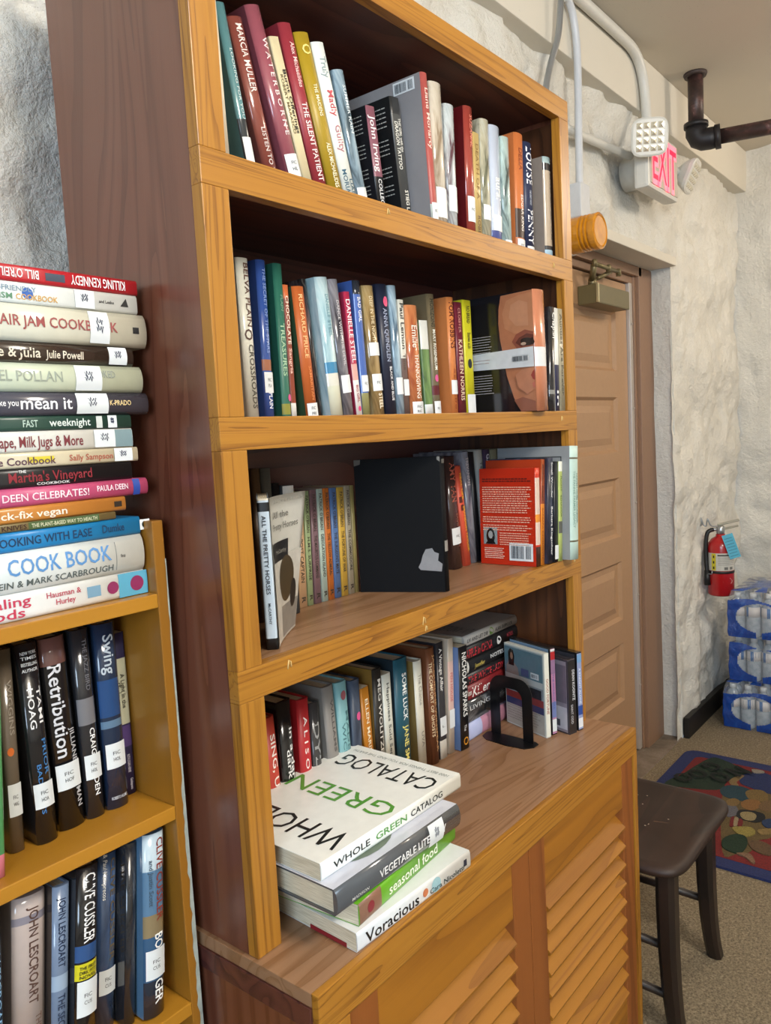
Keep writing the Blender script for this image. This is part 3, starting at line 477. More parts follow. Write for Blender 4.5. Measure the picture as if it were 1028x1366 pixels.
('navy speckled paperback with white lettering on the third shelf', 'books on the third shelf', 'book', 0.8616, 0.003, 1.1516, 0.072, 0.0229, 0.2232, 0.14, '#2c3040', 'pb', {'T': [('Small Wonder', 0.04, 0.38, 0.36, 0.2, '#e6e6ea'), ('Barbara Kingsolver', 0.46, 0.92, 0.36, 0.2, '#f0f0f2')], 'art': ['#2c3044', '#1c2028', '#4a5468']}),
('dusty white hardback behind the red back cover on the third shelf', 'books on the third shelf', 'book', 0.8727, 0.165, 1.1517, -0.0709, 0.0251, 0.246, 0.13, '#b4b0a8', 'hb', {'T': [('TESSA', 0.1, 0.3, 0.4, 0, '#7a746c')]}),
('black paperback with a white sticker at the foot on the third shelf', 'books on the third shelf', 'book', 0.8834, 0.0, 1.1514, 0.0663, 0.0177, 0.2147, 0.14, '#14161c', 'pb', {'st': [(0.83, 0.97, '')]}),
('plum-purple hardback behind the red back cover on the third shelf', 'books on the third shelf', 'book', 0.9004, 0.165, 1.1516, -0.0592, 0.0265, 0.2453, 0.13, '#43354c', 'hb', {'T': [('GALE', 0.04, 0.2, 0.5, 0, '#cfc8d0')]}),
('thin lime-green paperback with white head on the third shelf', 'books on the third shelf', 'book', 0.9009, -0.002, 1.1513, 0.063, 0.0152, 0.2139, 0.13, '#b2c06c', 'pb', {'T': [('FLIGHT', 0.15, 0.3, 0.4, 0, '#5a6a30'), ('BEHAVIOR', 0.34, 0.56, 0.4, 0, '#5a6a30')], 'bands': [(0, 0.1, '#e6e8dc'), (0.6, 0.72, '#5a5a50')]}),
('big pale-teal hardback with brown stripes and a grey framed cover on the third shelf', 'books on the third shelf', 'book', 0.9291, -0.02, 1.1518, 0.0545, 0.0376, 0.2444, 0.178, '#b9d2ca', 'hb', {'T': [('HARVEST HOME COOKBOOK', 0.24, 0.68, 0.2, 0.1, '#5a7470'), ('THE FANNIE FARMER LEGACY', 0.22, 0.72, 0.2, -0.2, '#7a9a8e')], 'bands': [(0.1, 0.115, '#5c5642'), (0.83, 0.845, '#5c5642')], 'side': '#8f9294', 'frame': 1}),
('khaki-beige hardback behind the red back cover on the third shelf', 'books on the third shelf', 'book', 0.9318, 0.165, 1.1516, -0.0498, 0.031, 0.2451, 0.13, '#807a62', 'hb', {}),
('red-orange hardback with white capitals beside the left upright, on the counter', 'novels standing on the counter', 'book', 0.1968, 0.16, 0.7645, -0.047, 0.0259, 0.2386, 0.1395, '#c04030', 'hb', {'T': [('SING, UNBURIED', 0.12, 0.95, 0.42, 0.1, '#f4ece8')]}),
('black glossy hardback with scratched white lower-case title, second from the left on the counter', 'novels standing on the counter', 'book', 0.2257, 0.16, 0.7642, -0.0196, 0.0318, 0.2552, 0.1395, '#18181b', 'jk', {'T': [('in a dark,', 0.18, 0.6, 0.28, 0.22, '#f2f2f2'), ('dark wood', 0.32, 0.78, 0.28, -0.02, '#f2f2f2'), ('RUTH', 0.82, 0.95, 0.22, 0.15, '#d8d8d8')]}),
('bright red hardback with white spaced capitals, third from the left on the counter', 'novels standing on the counter', 'book', 0.2632, 0.16, 0.7639, 0.0025, 0.0278, 0.246, 0.1395, '#b8242a', 'hb', {'T': [('A L I S O N  W E I R', 0.12, 0.97, 0.3, 0.0, '#f6e8e6')]}),
('charcoal hardback with thin scrawled grey letters, fourth from the left on the counter', 'novels standing on the counter', 'book', 0.292, 0.16, 0.764, -0.011, 0.0214, 0.2314, 0.1395, '#3a3a3c', 'jk', {'T': [('DYLAN', 0.15, 0.75, 0.6, 0.0, '#9a9a9a')]}),
('warm grey hardback with a bold white word, fifth from the left on the counter', 'novels standing on the counter', 'book', 0.3374, 0.16, 0.7646, -0.0496, 0.0285, 0.2502, 0.1395, '#8d8883', 'hb', {'T': [('WILLIAMS', 0.1, 0.48, 0.24, 0.1, '#5a5654'), ('Time', 0.6, 0.93, 0.42, 0.05, '#f2f0ec')]}),
('aqua hardback with grey thin capitals, sixth from the left on the counter', 'novels standing on the counter', 'book', 0.3665, 0.16, 0.7643, -0.0284, 0.0291, 0.2486, 0.1395, '#86b8bc', 'hb', {'T': [('MADELEINE', 0.22, 0.8, 0.26, 0.2, '#4f7a80'), ('WICKHAM', 0.3, 0.78, 0.26, -0.15, '#4f7a80')], 'dot': ('#8a4a54', 0.1, 0)}),
('slate-blue hardback with a pink dot, seventh from the left on the counter', 'novels standing on the counter', 'book', 0.3943, 0.16, 0.764, 0.0088, 0.0261, 0.2414, 0.1395, '#3c4658', 'hb', {'dot': ('#e05a90', 0.28, 0.1), 'art': ['#434e60', '#2c3444', '#5a6474']}),
('orange paperback with pale capitals, eighth from the left on the counter', 'novels standing on the counter', 'book', 0.431, 0.16, 0.7644, -0.04, 0.0246, 0.219, 0.1395, '#b8741e', 'pb', {'T': [('ELLEN MARIE WISEMAN', 0.1, 0.95, 0.34, 0.05, '#f4e6c8')]}),
('black hardback with golden cover and white capitals, ninth from the left on the counter', 'novels standing on the counter', 'book', 0.4587, 0.16, 0.7639, 0.0008, 0.0261, 0.2451, 0.1395, '#24221f', 'hb', {'T': [('MEG WOLITZER', 0.08, 0.72, 0.36, 0.05, '#d8d4cc')], 'dot': ('#e6e0d4', 0.82, 0.1), 'side': '#84642c'}),
('off-white paperback with thin grey title, tenth from the left on the counter', 'novels standing on the counter', 'book', 0.4895, 0.16, 0.7641, -0.0137, 0.0267, 0.2273, 0.1395, '#d2d2c6', 'pb', {'T': [('Happiness Sold Separately', 0.08, 0.94, 0.3, 0.05, '#5c5c58')]}),
('deep teal hardback with white and yellow bold capitals, on the counter', 'novels standing on the counter', 'book', 0.5298, 0.16, 0.764, 0.0054, 0.0424, 0.2461, 0.1395, '#1f5363', 'hb', {'T': [('SOME LUCK', 0.12, 0.5, 0.34, 0.1, '#f0f4f2'), ('JANE SMILEY', 0.54, 0.97, 0.34, 0.1, '#e6dd7c')], 'side': '#1d2b33'}),
('cream paperback with gold cover, twelfth from the left on the counter', 'novels standing on the counter', 'book', 0.5891, 0.16, 0.7641, -0.0167, 0.0262, 0.2274, 0.1395, '#d4d0c0', 'hb', {'T': [('The Chance', 0.12, 0.4, 0.36, 0, '#9a948a'), ('UVA', 0.64, 0.78, 0.3, 0, '#8a847a')], 'side': '#8a7240'}),
('chestnut-brown hardback with two lines of capitals, thirteenth from the left on the counter', 'novels standing on the counter', 'book', 0.6285, 0.1581, 0.764, -0.0076, 0.0271, 0.2434, 0.1414, '#6e4026', 'hb', {'T': [('JACQUELINE WINSPEAR', 0.06, 0.9, 0.3, 0.2, '#c79a6a'), ('THE COMFORT OF GHOSTS', 0.12, 0.76, 0.3, -0.2, '#e0c8a4')]}),
('dark grey and white paperback with pink sticker, fourteenth from the left on the counter', 'novels standing on the counter', 'book', 0.6588, 0.1569, 0.764, 0.0045, 0.0246, 0.2464, 0.13, '#2e2c30', 'pb', {'T': [('A Vintage Affair', 0.05, 0.42, 0.42, 0.0, '#e8e6e2')], 'bands': [(0.84, 1, '#dcdad2')], 'st': [(0.64, 0.8, 'L')]}),
('cream and pink striped paperback with a white sticker, on the counter', 'novels standing on the counter', 'book', 0.6896, 0.1575, 0.7644, 0.0468, 0.0206, 0.2456, 0.13, '#c8b8a4', 'pb', {'T': [('PEN HOUSE', 0.3, 0.55, 0.4, 0, '#c86a6a')], 'bands': [(0.2, 0.62, '#d8b4a8')], 'st': [(0.62, 0.78, '')]}),
('black paperback with tall white author name and blue cover, on the counter', 'novels standing on the counter', 'book', 0.7207, 0.1447, 0.7644, 0.0283, 0.033, 0.223, 0.14, '#16161a', 'pb', {'T': [('NICHOLAS SPARKS', 0.06, 0.68, 0.5, 0.05, '#f2f2ee'), ('The', 0.76, 0.82, 0.3, 0, '#c8c8c8'), ('O', 0.88, 0.96, 0.55, 0.05, '#d0902c')], 'side': '#5f7aa8'}),
("green and pink hardback at the left picture edge, on the left bookcase's upper shelf", 'novels on the upper shelf of the left bookcase', 'book', -0.2566, 0.13, 0.9618, 0.0725, 0.0133, 0.2638, 0.155, '#4a8a54', 'jk', {'bands': [(0.9, 1, '#d87a8c')]}),
('taupe-brown glossy hardback with an orange fiery emblem, in the left bookcase', 'novels on the upper shelf of the left bookcase', 'book', -0.215, 0.1717, 0.9615, 0.0273, 0.0176, 0.2493, 0.155, '#6e6254', 'jk', {'T': [('WIGGINS', 0.15, 0.42, 0.34, 0.1, '#9a9084')], 'st': [(0.66, 0.82, 'FIC|WIG')], 'dot': ('#d8702c', 0.5, -0.1)}),
("black glossy hardback with a white name and blue title, on the left bookcase's upper shelf", 'novels on the upper shelf of the left bookcase', 'book', -0.1812, 0.1636, 0.9615, -0.0171, 0.0269, 0.2523, 0.155, '#1c1c20', 'jk', {'T': [('TAMI', 0.22, 0.4, 0.2, 0.26, '#f0f0f0'), ('HOAG', 0.22, 0.42, 0.28, -0.12, '#f0f0f0'), ('PRIOR', 0.48, 0.66, 0.2, 0.24, '#3f7ab4'), ('BAD ACTS', 0.6, 0.85, 0.2, -0.1, '#3f7ab4')], 'st': [(0.695, 0.82, 'FIC|HOA')], 'lines': [('NEW YORK', 0.045, '#e0e0e0'), ('TIMES', 0.07, '#e0e0e0'), ('BESTSELLING', 0.1, '#e0e0e0'), ('AUTHOR', 0.13, '#e0e0e0')]}),
("black glossy hardback with a huge condensed silver title, on the left bookcase's upper shelf", 'novels on the upper shelf of the left bookcase', 'book', -0.143, 0.1724, 0.9617, -0.0249, 0.0349, 0.2499, 0.155, '#1a1a1d', 'jk', {'T': [('Retribution', 0.14, 0.62, 0.5, -0.06, '#d4d4d8'), ('JILLIANE HOFFMAN', 0.48, 0.9, 0.2, 0.32, '#b8b8bc')], 'bands': [(0, 0.14, '#6e4a44')], 'st': [(0.655, 0.79, 'FIC|HOF')]}),
("black and grey glossy hardback with spaced white capitals, on the left bookcase's upper shelf", 'novels on the upper shelf of the left bookcase', 'book', -0.1098, 0.1718, 0.9614, -0.0071, 0.0248, 0.2511, 0.155, '#2a2a2e', 'jk', {'T': [('THE JAZZ BIRD', 0.05, 0.32, 0.26, 0.12, '#6a6a70'), ('CRAIG HOLDEN', 0.52, 0.88, 0.3, 0.1, '#f2f2f2')], 'bands': [(0.36, 0.5, '#77777c')], 'st': [(0.66, 0.79, 'FIC|HOL')]}),
('midnight-blue glossy hardback with a grey one-word title, in the left bookcase', 'novels on the upper shelf of the left bookcase', 'book', -0.0773, 0.1721, 0.9614, 0.0045, 0.0311, 0.2516, 0.155, '#1f2f48', 'jk', {'T': [('Swing', 0.06, 0.27, 0.5, 0.05, '#b8c2cc')], 'bands': [(0.3, 0.5, '#23497c'), (0.52, 0.56, '#5c7a96')], 'st': [(0.645, 0.78, 'FIC|HOL')], 'lines': [('ROBERTO HOLMES', 0.94, '#d0d4dc')]}),
('narrow violet paperback with a cream title panel, in the left bookcase', 'novels on the upper shelf of the left bookcase', 'book', -0.0485, 0.1905, 0.9614, 0.0058, 0.0213, 0.229, 0.13, '#2f2a55', 'pb', {'T': [('A Light in the', 0.25, 0.46, 0.3, 0.12, '#3c3a30'), ('Darkness', 0.3, 0.44, 0.3, -0.22, '#3c3a30'), ('RUTH LOGAN HERNE', 0.75, 0.86, 0.2, 0.1, '#e0dcec'), ('Guideposts', 0.9, 0.97, 0.2, 0.2, '#e0dcec')], 'bands': [(0.155, 0.56, '#cfd0b6'), (0.57, 0.7, '#5a4684')]}),
('dark blue hardback at the left edge of the lower shelf', 'novels on the lower shelf of the left bookcase', 'book', -0.2843, 0.13, 0.6808, 0.069, 0.0141, 0.2499, 0.155, '#1e2c3c', 'jk', {'T': [('JOHN LESCROART', 0.05, 0.6, 0.5, 0.1, '#7fa8c8')]}),
('wide cream-pink hardback with long thin brown capitals, in the left bookcase', 'novels on the lower shelf of the left bookcase', 'book', -0.2422, 0.1471, 0.6823, 0.0979, 0.0405, 0.2363, 0.155, '#c3b4ae', 'jk', {'T': [('JOHN LESCROART', 0.06, 0.56, 0.3, 0.1, '#5a4038'), ('THE 13TH JUROR', 0.62, 0.97, 0.2, 0.25, '#7a5f54')], 'bands': [(0.1, 0.14, '#8c8894')]}),
("denim-blue hardback with navy capitals, third from the left on the left bookcase's lower shelf", 'novels on the lower shelf of the left bookcase', 'book', -0.2109, 0.1328, 0.6814, 0.1053, 0.0216, 0.2369, 0.155, '#7385a0', 'jk', {'T': [('JOHN LESCROART', 0.06, 0.42, 0.42, 0.0, '#20304c'), ('THE SECOND CHAIR', 0.56, 0.97, 0.42, 0.0, '#20304c')], 'bands': [(0.46, 0.54, '#9cb0c8')], 'side': '#2a2422'}),
("black hardback with white block capitals and a yellow patch, on the left bookcase's lower shelf", 'novels on the lower shelf of the left bookcase', 'book', -0.185, 0.1202, 0.6819, 0.1122, 0.0294, 0.251, 0.155, '#17171a', 'jk', {'T': [('CLIVE CUSSLER', 0.03, 0.37, 0.5, 0.05, '#f0f0f0')], 'bands': [(0.38, 0.46, '#2c5288'), (0.47, 0.55, '#d6cc28')], 'st': [(0.555, 0.73, 'FIC|CUS')], 'lines': [('THE FIRST', 0.49, '#1a1a1a'), ('DIRK PITT', 0.512, '#1a1a1a'), ('NOVEL', 0.534, '#1a1a1a')]}),
('ocean-blue glossy hardback with tan vertical lettering, in the left bookcase', 'novels on the lower shelf of the left bookcase', 'book', -0.1316, 0.1608, 0.6817, 0.1103, 0.0262, 0.2324, 0.155, '#3a5078', 'jk', {'T': [('& Paul Kemprecos', 0.0, 0.26, 0.2, -0.22, '#eef2f6'), ('CLIVE CUSSLER', 0.03, 0.62, 0.3, 0.22, '#6a5c44')], 'st': [(0.66, 0.8, 'FIC|CUS')], 'art': ['#42587e', '#2f4262', '#7a90a8']}),
('dark glossy hardback with a sailing picture cover, in the left bookcase', 'novels on the lower shelf of the left bookcase', 'book', -0.1087, 0.14, 0.6811, 0.1042, 0.0162, 0.2422, 0.155, '#24262a', 'jk', {'art': ['#2c2e34', '#1a1c20', '#6a6458']}),
('blue and white hardback with rust-red block capitals, in the left bookcase', 'novels on the lower shelf of the left bookcase', 'book', -0.0799, 0.1262, 0.6817, 0.0864, 0.0322, 0.2485, 0.155, '#587c9c', 'jk', {'T': [('CLIVE CUSSLER', 0.03, 0.48, 0.36, 0.22, '#8a3428'), ('and Justin Scott', 0.14, 0.39, 0.18, -0.2, '#3a4c5c'), ('BO', 0.55, 0.63, 0.42, 0.15, '#f2f2ee'), ('GER', 0.8, 0.93, 0.42, 0.15, '#f2f2ee')], 'bands': [(0, 0.2, '#c2d4de'), (0.44, 0.56, '#8a7a5c'), (0.56, 0.8, '#33587c'), (0.8, 1, '#222c3c')], 'st': [(0.63, 0.79, 'FIC|CUS')], 'lines': [('', 0, '')]}),
]
# lying books: label, group, x, y, z, direction of the head, yaw, thickness, height, depth, colour, binding, options
LYING = [
('white cookbook with pink serif words and painted berries, bottom of the stack', 'cookbooks stacked on the left bookcase', -0.04, 0.125, 1.2663, -1, 0.0, 0.0316, 0.255, 0.15, '#e0e2e0', 'pb', {'T': [('Healing', 0.127, 0.4, 0.36, 0.2, '#c03a58'), ('Foods', 0.127, 0.369, 0.36, -0.22, '#c03a58'), ('Hausman &', 0.475, 0.647, 0.22, 0.2, '#b84a5c'), ('Hurley', 0.518, 0.616, 0.22, -0.1, '#b84a5c')], 'X': [('box', 0.849, 1.014, 1.0, '#5aa4c0'), ('dot', 0.952, '#8a2a58', 0.62), ('dot', 0.816, '#8a2a58', 0.5), ('box', 0.678, 0.75, 0.45, '#7aa0b8')], 'st': []}),
('thick white cookbook with big pale blue serif capitals in the cookbook stack', 'cookbooks stacked on the left bookcase', -0.04, 0.125, 1.3058, -1, 0.0, 0.0466, 0.255, 0.15, '#dde2e0', 'jk', {'T': [('COOK BOOK', 0.303, 0.814, 0.42, 0.14, '#5a90c8'), ('WEINSTEIN & MARK SCARBROUGH', 0.087, 0.822, 0.17, -0.28, '#5a6464'), ('900 new recipes', 0.864, 0.889, 0.1, 0, '#4a4a4a')], 'X': [('box', 0.839, 0.843, 0.8, '#8a9090')], 'st': []}),
('vivid blue paperback with navy capitals and a round black mark in the cookbook stack', 'cookbooks stacked on the left bookcase', -0.04, 0.125, 1.3407, -1, 0.0, 0.0224, 0.255, 0.15, '#1f80bc', 'pb', {'T': [('EASY COOKING WITH EASE', 0.132, 0.73, 0.45, 0, '#14385c'), ('Dumke', 0.787, 0.907, 0.45, 0.05, '#14385c')], 'X': [('box', 0.998, 1.056, 0.62, '#e8ecec'), ('dot', 1.027, '#16201c', 0.4)], 'st': []}),
('thin green and tan paperback under the orange one in the cookbook stack', 'cookbooks stacked on the left bookcase', -0.0737, 0.125, 1.3571, -1, 0.0, 0.0095, 0.255, 0.15, '#7a6a44', 'pb', {'T': [('KNIVES', 0.435, 0.547, 0.6, 0, '#3a1c18'), ('THE PLANT-BASED WAY TO HEALTH', 0.571, 0.897, 0.5, 0, '#d8d8b8')], 'X': [('box', 0.557, 0.909, 0.95, '#4a6038')], 'st': []}),
('orange paperback with rounded white lower-case title, in the cookbook stack', 'cookbooks stacked on the left bookcase', -0.0584, 0.125, 1.371, -1, 0.0, 0.0177, 0.255, 0.15, '#c8853c', 'pb', {'T': [('quick-fix vegan', 0.294, 0.687, 0.5, 0, '#f4ead8')], 'X': [('box', 0.936, 0.978, 0.4, '#2a2018')], 'st': []}),
('bright pink cookbook with white capitals and blue tape in the cookbook stack', 'cookbooks stacked on the left bookcase', -0.025, 0.125, 1.3908, -1, 0.0, 0.0212, 0.255, 0.15, '#c4527a', 'hb', {'T': [('PAULA DEEN CELEBRATES!', 0.093, 0.671, 0.42, 0, '#f4d8e0'), ('PAULA DEEN', 0.715, 0.884, 0.34, 0.1, '#f4d8e0')], 'X': [('box', 0.915, 0.954, 1.0, '#2c4a9c')], 'st': []}),
('black cookbook with a dark red script title, in the cookbook stack', 'cookbooks stacked on the left bookcase', -0.0453, 0.125, 1.4127, -1, 0.0, 0.0218, 0.255, 0.15, '#1c1a1c', 'pb', {'T': [("Martha's Vineyard", 0.375, 0.779, 0.55, 0.05, '#8a2430'), ('THE', 0.423, 0.457, 0.16, 0.34, '#e8e8e8'), ('COOKBOOK', 0.502, 0.663, 0.14, -0.36, '#e8e8e8')], 'X': [], 'st': []}),
('cream cookbook with a yellow patch and purple-brown title in the cookbook stack', 'cookbooks stacked on the left bookcase', -0.0344, 0.125, 1.4329, -1, 0.0, 0.0179, 0.255, 0.15, '#d6ccb0', 'pb', {'T': [('the Cookbook', 0.246, 0.561, 0.5, -0.05, '#5a3a4c'), ('Sally Sampson', 0.628, 0.857, 0.42, 0.0, '#b0604c')], 'X': [('box', 0.426, 0.554, 0.4, '#d8c83c')], 'st': [(0.865, 0.967, '~')]}),
('white paperback with a long maroon serif title and hatched end in the cookbook stack', 'cookbooks stacked on the left bookcase', -0.0402, 0.125, 1.4541, -1, 0.0, 0.0238, 0.255, 0.15, '#dcdcd6', 'pb', {'T': [('Duct Tape, Milk Jugs & More', 0.202, 0.728, 0.55, 0, '#7a3038')], 'X': [('box', 0.9, 0.998, 0.95, '#7f979c')], 'st': [(0.787, 0.9, '~')]}),
('dark green cookbook with a white weeknight title, in the cookbook stack', 'cookbooks stacked on the left bookcase', -0.0405, 0.125, 1.4748, -1, 0.0, 0.0167, 0.255, 0.15, '#2c4a40', 'pb', {'T': [('FAST', 0.445, 0.515, 0.5, 0, '#b8d0c4'), ('weeknight', 0.569, 0.776, 0.55, 0.05, '#dfe8e2')], 'X': [('box', 0.808, 0.84, 0.9, '#d0d6d2')], 'st': [(0.869, 0.918, '~')]}),
('slate-grey cookbook with large white lower-case title, in the cookbook stack', 'cookbooks stacked on the left bookcase', -0.0148, 0.125, 1.4971, -1, 0.0, 0.0272, 0.255, 0.15, '#4a4954', 'jk', {'T': [('like you', 0.227, 0.326, 0.28, 0.05, '#e8e8ec'), ('mean it', 0.336, 0.583, 0.55, 0.05, '#eeeef2'), ('K-PRADO', 0.78, 0.897, 0.24, 0.05, '#e0c890')], 'X': [], 'st': [(0.606, 0.772, '~')]}),
('pale mint cookbook with thin spaced grey capitals, in the cookbook stack', 'cookbooks stacked on the left bookcase', -0.0207, 0.125, 1.5276, -1, 0.0, 0.033, 0.255, 0.15, '#ccd4bc', 'jk', {'T': [('MICHAEL POLLAN', 0.085, 0.57, 0.38, 0.05, '#9aa294'), ('COOKED', 0.699, 0.844, 0.28, 0.18, '#8a9286')], 'X': [], 'st': [(0.634, 0.77, '~')]}),
('dark brown photo-spined paperback with white script, fourth down the stack', 'cookbooks stacked on the left bookcase', -0.0313, 0.125, 1.5563, -1, 0.0, 0.0236, 0.255, 0.15, '#3c3028', 'jk', {'T': [('Julie & Julia', 0.245, 0.517, 0.5, 0, '#e8dcc8'), ('Julie Powell', 0.542, 0.728, 0.4, -0.05, '#e8dcc8')], 'X': [], 'st': [(0.863, 0.963, '~')]}),
('thick ivory cookbook with dull red spaced capitals, in the cookbook stack', 'cookbooks stacked on the left bookcase', -0.0093, 0.125, 1.5897, -1, 0.0, 0.0422, 0.255, 0.15, '#d8d6c4', 'jk', {'T': [('CHAIR JAM COOKBOOK', 0.172, 0.835, 0.3, 0.05, '#9a4a48')], 'X': [('box', 0.92, 0.955, 0.2, '#1c1c1c')], 'st': [(0.686, 0.79, '~')]}),
('white cookbook with a blue smiling emblem and black sail mark in the cookbook stack', 'cookbooks stacked on the left bookcase', -0.0173, 0.125, 1.6231, -1, 0.0, 0.0237, 0.255, 0.15, '#dfe4e2', 'pb', {'T': [('ALLERGY-FRIENDLY', 0.155, 0.475, 0.26, 0.2, '#7f96a8'), ('AUTISM', 0.216, 0.362, 0.28, -0.18, '#5a8a6a'), ('COOKBOOK', 0.378, 0.575, 0.28, -0.18, '#d0a04c'), ('and Leeke', 0.786, 0.867, 0.16, 0, '#3a3a3a')], 'X': [('dot', 0.433, '#2a62b4', 0.55), ('tri', 0.925, '#1a1a1a', 0.4)], 'st': [(0.661, 0.762, '~')]}),
('red paperback lying upside down on top of the cookbook stack', 'cookbooks stacked on the left bookcase', -0.2703, 0.125, 1.6447, 1, 0.0, 0.0187, 0.255, 0.15, '#b8222c', 'pb', {'T': [('KILLING KENNEDY', 0.07, 0.358, 0.62, 0, '#f4eeee'), ("BILL O'REILLY", 0.514, 0.732, 0.55, 0.0, '#f4eeee')], 'X': [('box', 0.387, 0.482, 0.5, '#3c4658')], 'st': []}),
('white paperback with black handwritten title, bottom of the stack of four on the counter', 'books stacked on the counter', 0.3392, -0.1113, 0.7778, -1, -0.0452, 0.0273, 0.2557, 0.2, '#e4e6e6', 'pb', {'T': [('Voracious', 0.06, 0.5, 0.62, -0.02, '#141414'), ('Cara Nicoletti', 0.6, 0.93, 0.3, -0.15, '#2c4448')], 'X': [('dot', 0.56, '#c87850', 0.45), ('dot', 0.66, '#9fc4cc', 0.8), ('box', 0.93, 0.96, 0.4, '#2a2c3c')], 'bottomred': 1}),
('lime-green and photo-spined book, second from bottom of the counter stack', 'books stacked on the counter', 0.3531, -0.0749, 0.8073, -1, 0.0766, 0.0309, 0.2573, 0.19, '#69b023', 'pb', {'T': [('seasonal food', 0.27, 0.78, 0.5, 0, '#f0f6e4')], 'bands': [(0, 0.2, '#8a6450')], 'X': [('dot', 0.1, '#8a2a34', 0.5)]}),
('grey cookbook in glossy jacket with white capitals, below the large white catalogue', 'books stacked on the counter', 0.3418, -0.0903, 0.8415, -1, -0.0094, 0.0368, 0.2823, 0.2, '#55585c', 'jk', {'T': [('MADISON', 0.1, 0.22, 0.14, -0.2, '#d0d0d0'), ('VEGETABLE LITERACY', 0.3, 0.86, 0.32, 0, '#e8e8e8')], 'st': [(0.71, 0.84, '~')], 'top': '#c6c9d6', 'topdot': 1}),
('large white catalogue with black and green cover words, top of the counter stack', 'books stacked on the counter', 0.3898, -0.0648, 0.8729, -1, -0.0093, 0.0252, 0.3264, 0.235, '#f3f5f0', 'pb', {'T': [('WHOLE', 0.07, 0.3, 0.4, 0, '#222824'), ('GREEN', 0.34, 0.56, 0.4, 0, '#5a9a4a'), ('CATALOG', 0.59, 0.84, 0.4, 0, '#222824')], 'cover': [('WHOLE', 0.04, 0.88, 0.09, 0.24, '#1c201e'), ('GREEN', 0.04, 0.93, 0.42, 0.56, '#5a9c3c'), ('CATALOG', 0.04, 0.88, 0.74, 0.88, '#1c201e'), ('1000 BEST THINGS FOR YOU AND THE EARTH', 0.04, 0.9, 0.925, 0.95, '#8a9490')]}),
('lilac and pink hardback, bottom of the flat stack', 'books lying flat at the back of the counter', 0.979, 0.16, 0.7838, -1, 0.0, 0.0396, 0.228, 0.13, '#a8acd0', 'hb', {'T': [], 'bands': [(0.0, 0.25, '#b6bce0'), (0.25, 1, '#c48aa0')]}),
('black hardback with a silver swirl, second from bottom of the flat stack', 'books lying flat at the back of the counter', 0.979, 0.16, 0.8288, -1, 0.0, 0.0496, 0.228, 0.13, '#222224', 'jk', {'art': ['#2a2a2c', '#161618', '#88888a'], 'T': [('LIVING', 0.04, 0.4, 0.2, 0.2, '#b8b8b8')]}),
('dark red hardback with white slab letters, fifth down the flat stack', 'books lying flat at the back of the counter', 0.979, 0.16, 0.8708, -1, 0.0, 0.0336, 0.228, 0.13, '#7a1c20', 'hb', {'T': [('Killers', 0.1, 0.46, 0.66, 0.02, '#f0ece6'), ('Moon', 0.0, 0.08, 0.4, 0.1, '#e0d8d0')]}),
('black hardback with scarlet capitals, fourth down the flat stack', 'books lying flat at the back of the counter', 0.979, 0.16, 0.9008, -1, 0.0, 0.0256, 0.228, 0.13, '#1c1a1c', 'hb', {'T': [('THE WHITE LADY', 0.04, 0.7, 0.62, 0, '#c02c34')]}),
('black hardback with slim yellow and white script, third down the flat stack', 'books lying flat at the back of the counter', 0.979, 0.16, 0.9288, -1, 0.0, 0.0296, 0.228, 0.13, '#202022', 'hb', {'T': [('Jennifer', 0.16, 0.34, 0.36, -0.05, '#c8b45c'), ('NOTES', 0.45, 0.7, 0.3, 0.1, '#d8d8d8')], 'bands': [(0, 0.06, '#d4d4d0')]}),
('black hardback with red capitals, second from top of the flat stack', 'books lying flat at the back of the counter', 0.979, 0.16, 0.9598, -1, 0.0, 0.0316, 0.228, 0.13, '#19181a', 'hb', {'T': [('APPLE in CHINA', 0.02, 0.5, 0.62, 0, '#c82a34'), ('PATRICK', 0.78, 0.9, 0.3, 0.1, '#8a2430')], 'X': [('dot', 0.62, '#e6e4e0', 0.6)]}),
('white and grey hardback with a green emblem, topmost of the flat stack on the counter', 'books lying flat at the back of the counter', 0.979, 0.16, 0.9878, -1, 0.0, 0.0236, 0.228, 0.13, '#b8b2aa', 'jk', {'T': [('LIV AND LET DIE', 0.05, 0.42, 0.36, 0, '#26221e'), ('ALAN SHIPNUCK', 0.56, 0.9, 0.36, 0, '#26221e')], 'X': [('dot', 0.49, '#6a8a3c', 0.75)], 'cover': [('LIV AND', 0.08, 0.5, 0.1, 0.3, '#26221e'), ('LET DIE', 0.52, 0.95, 0.1, 0.3, '#26221e')]}),
]
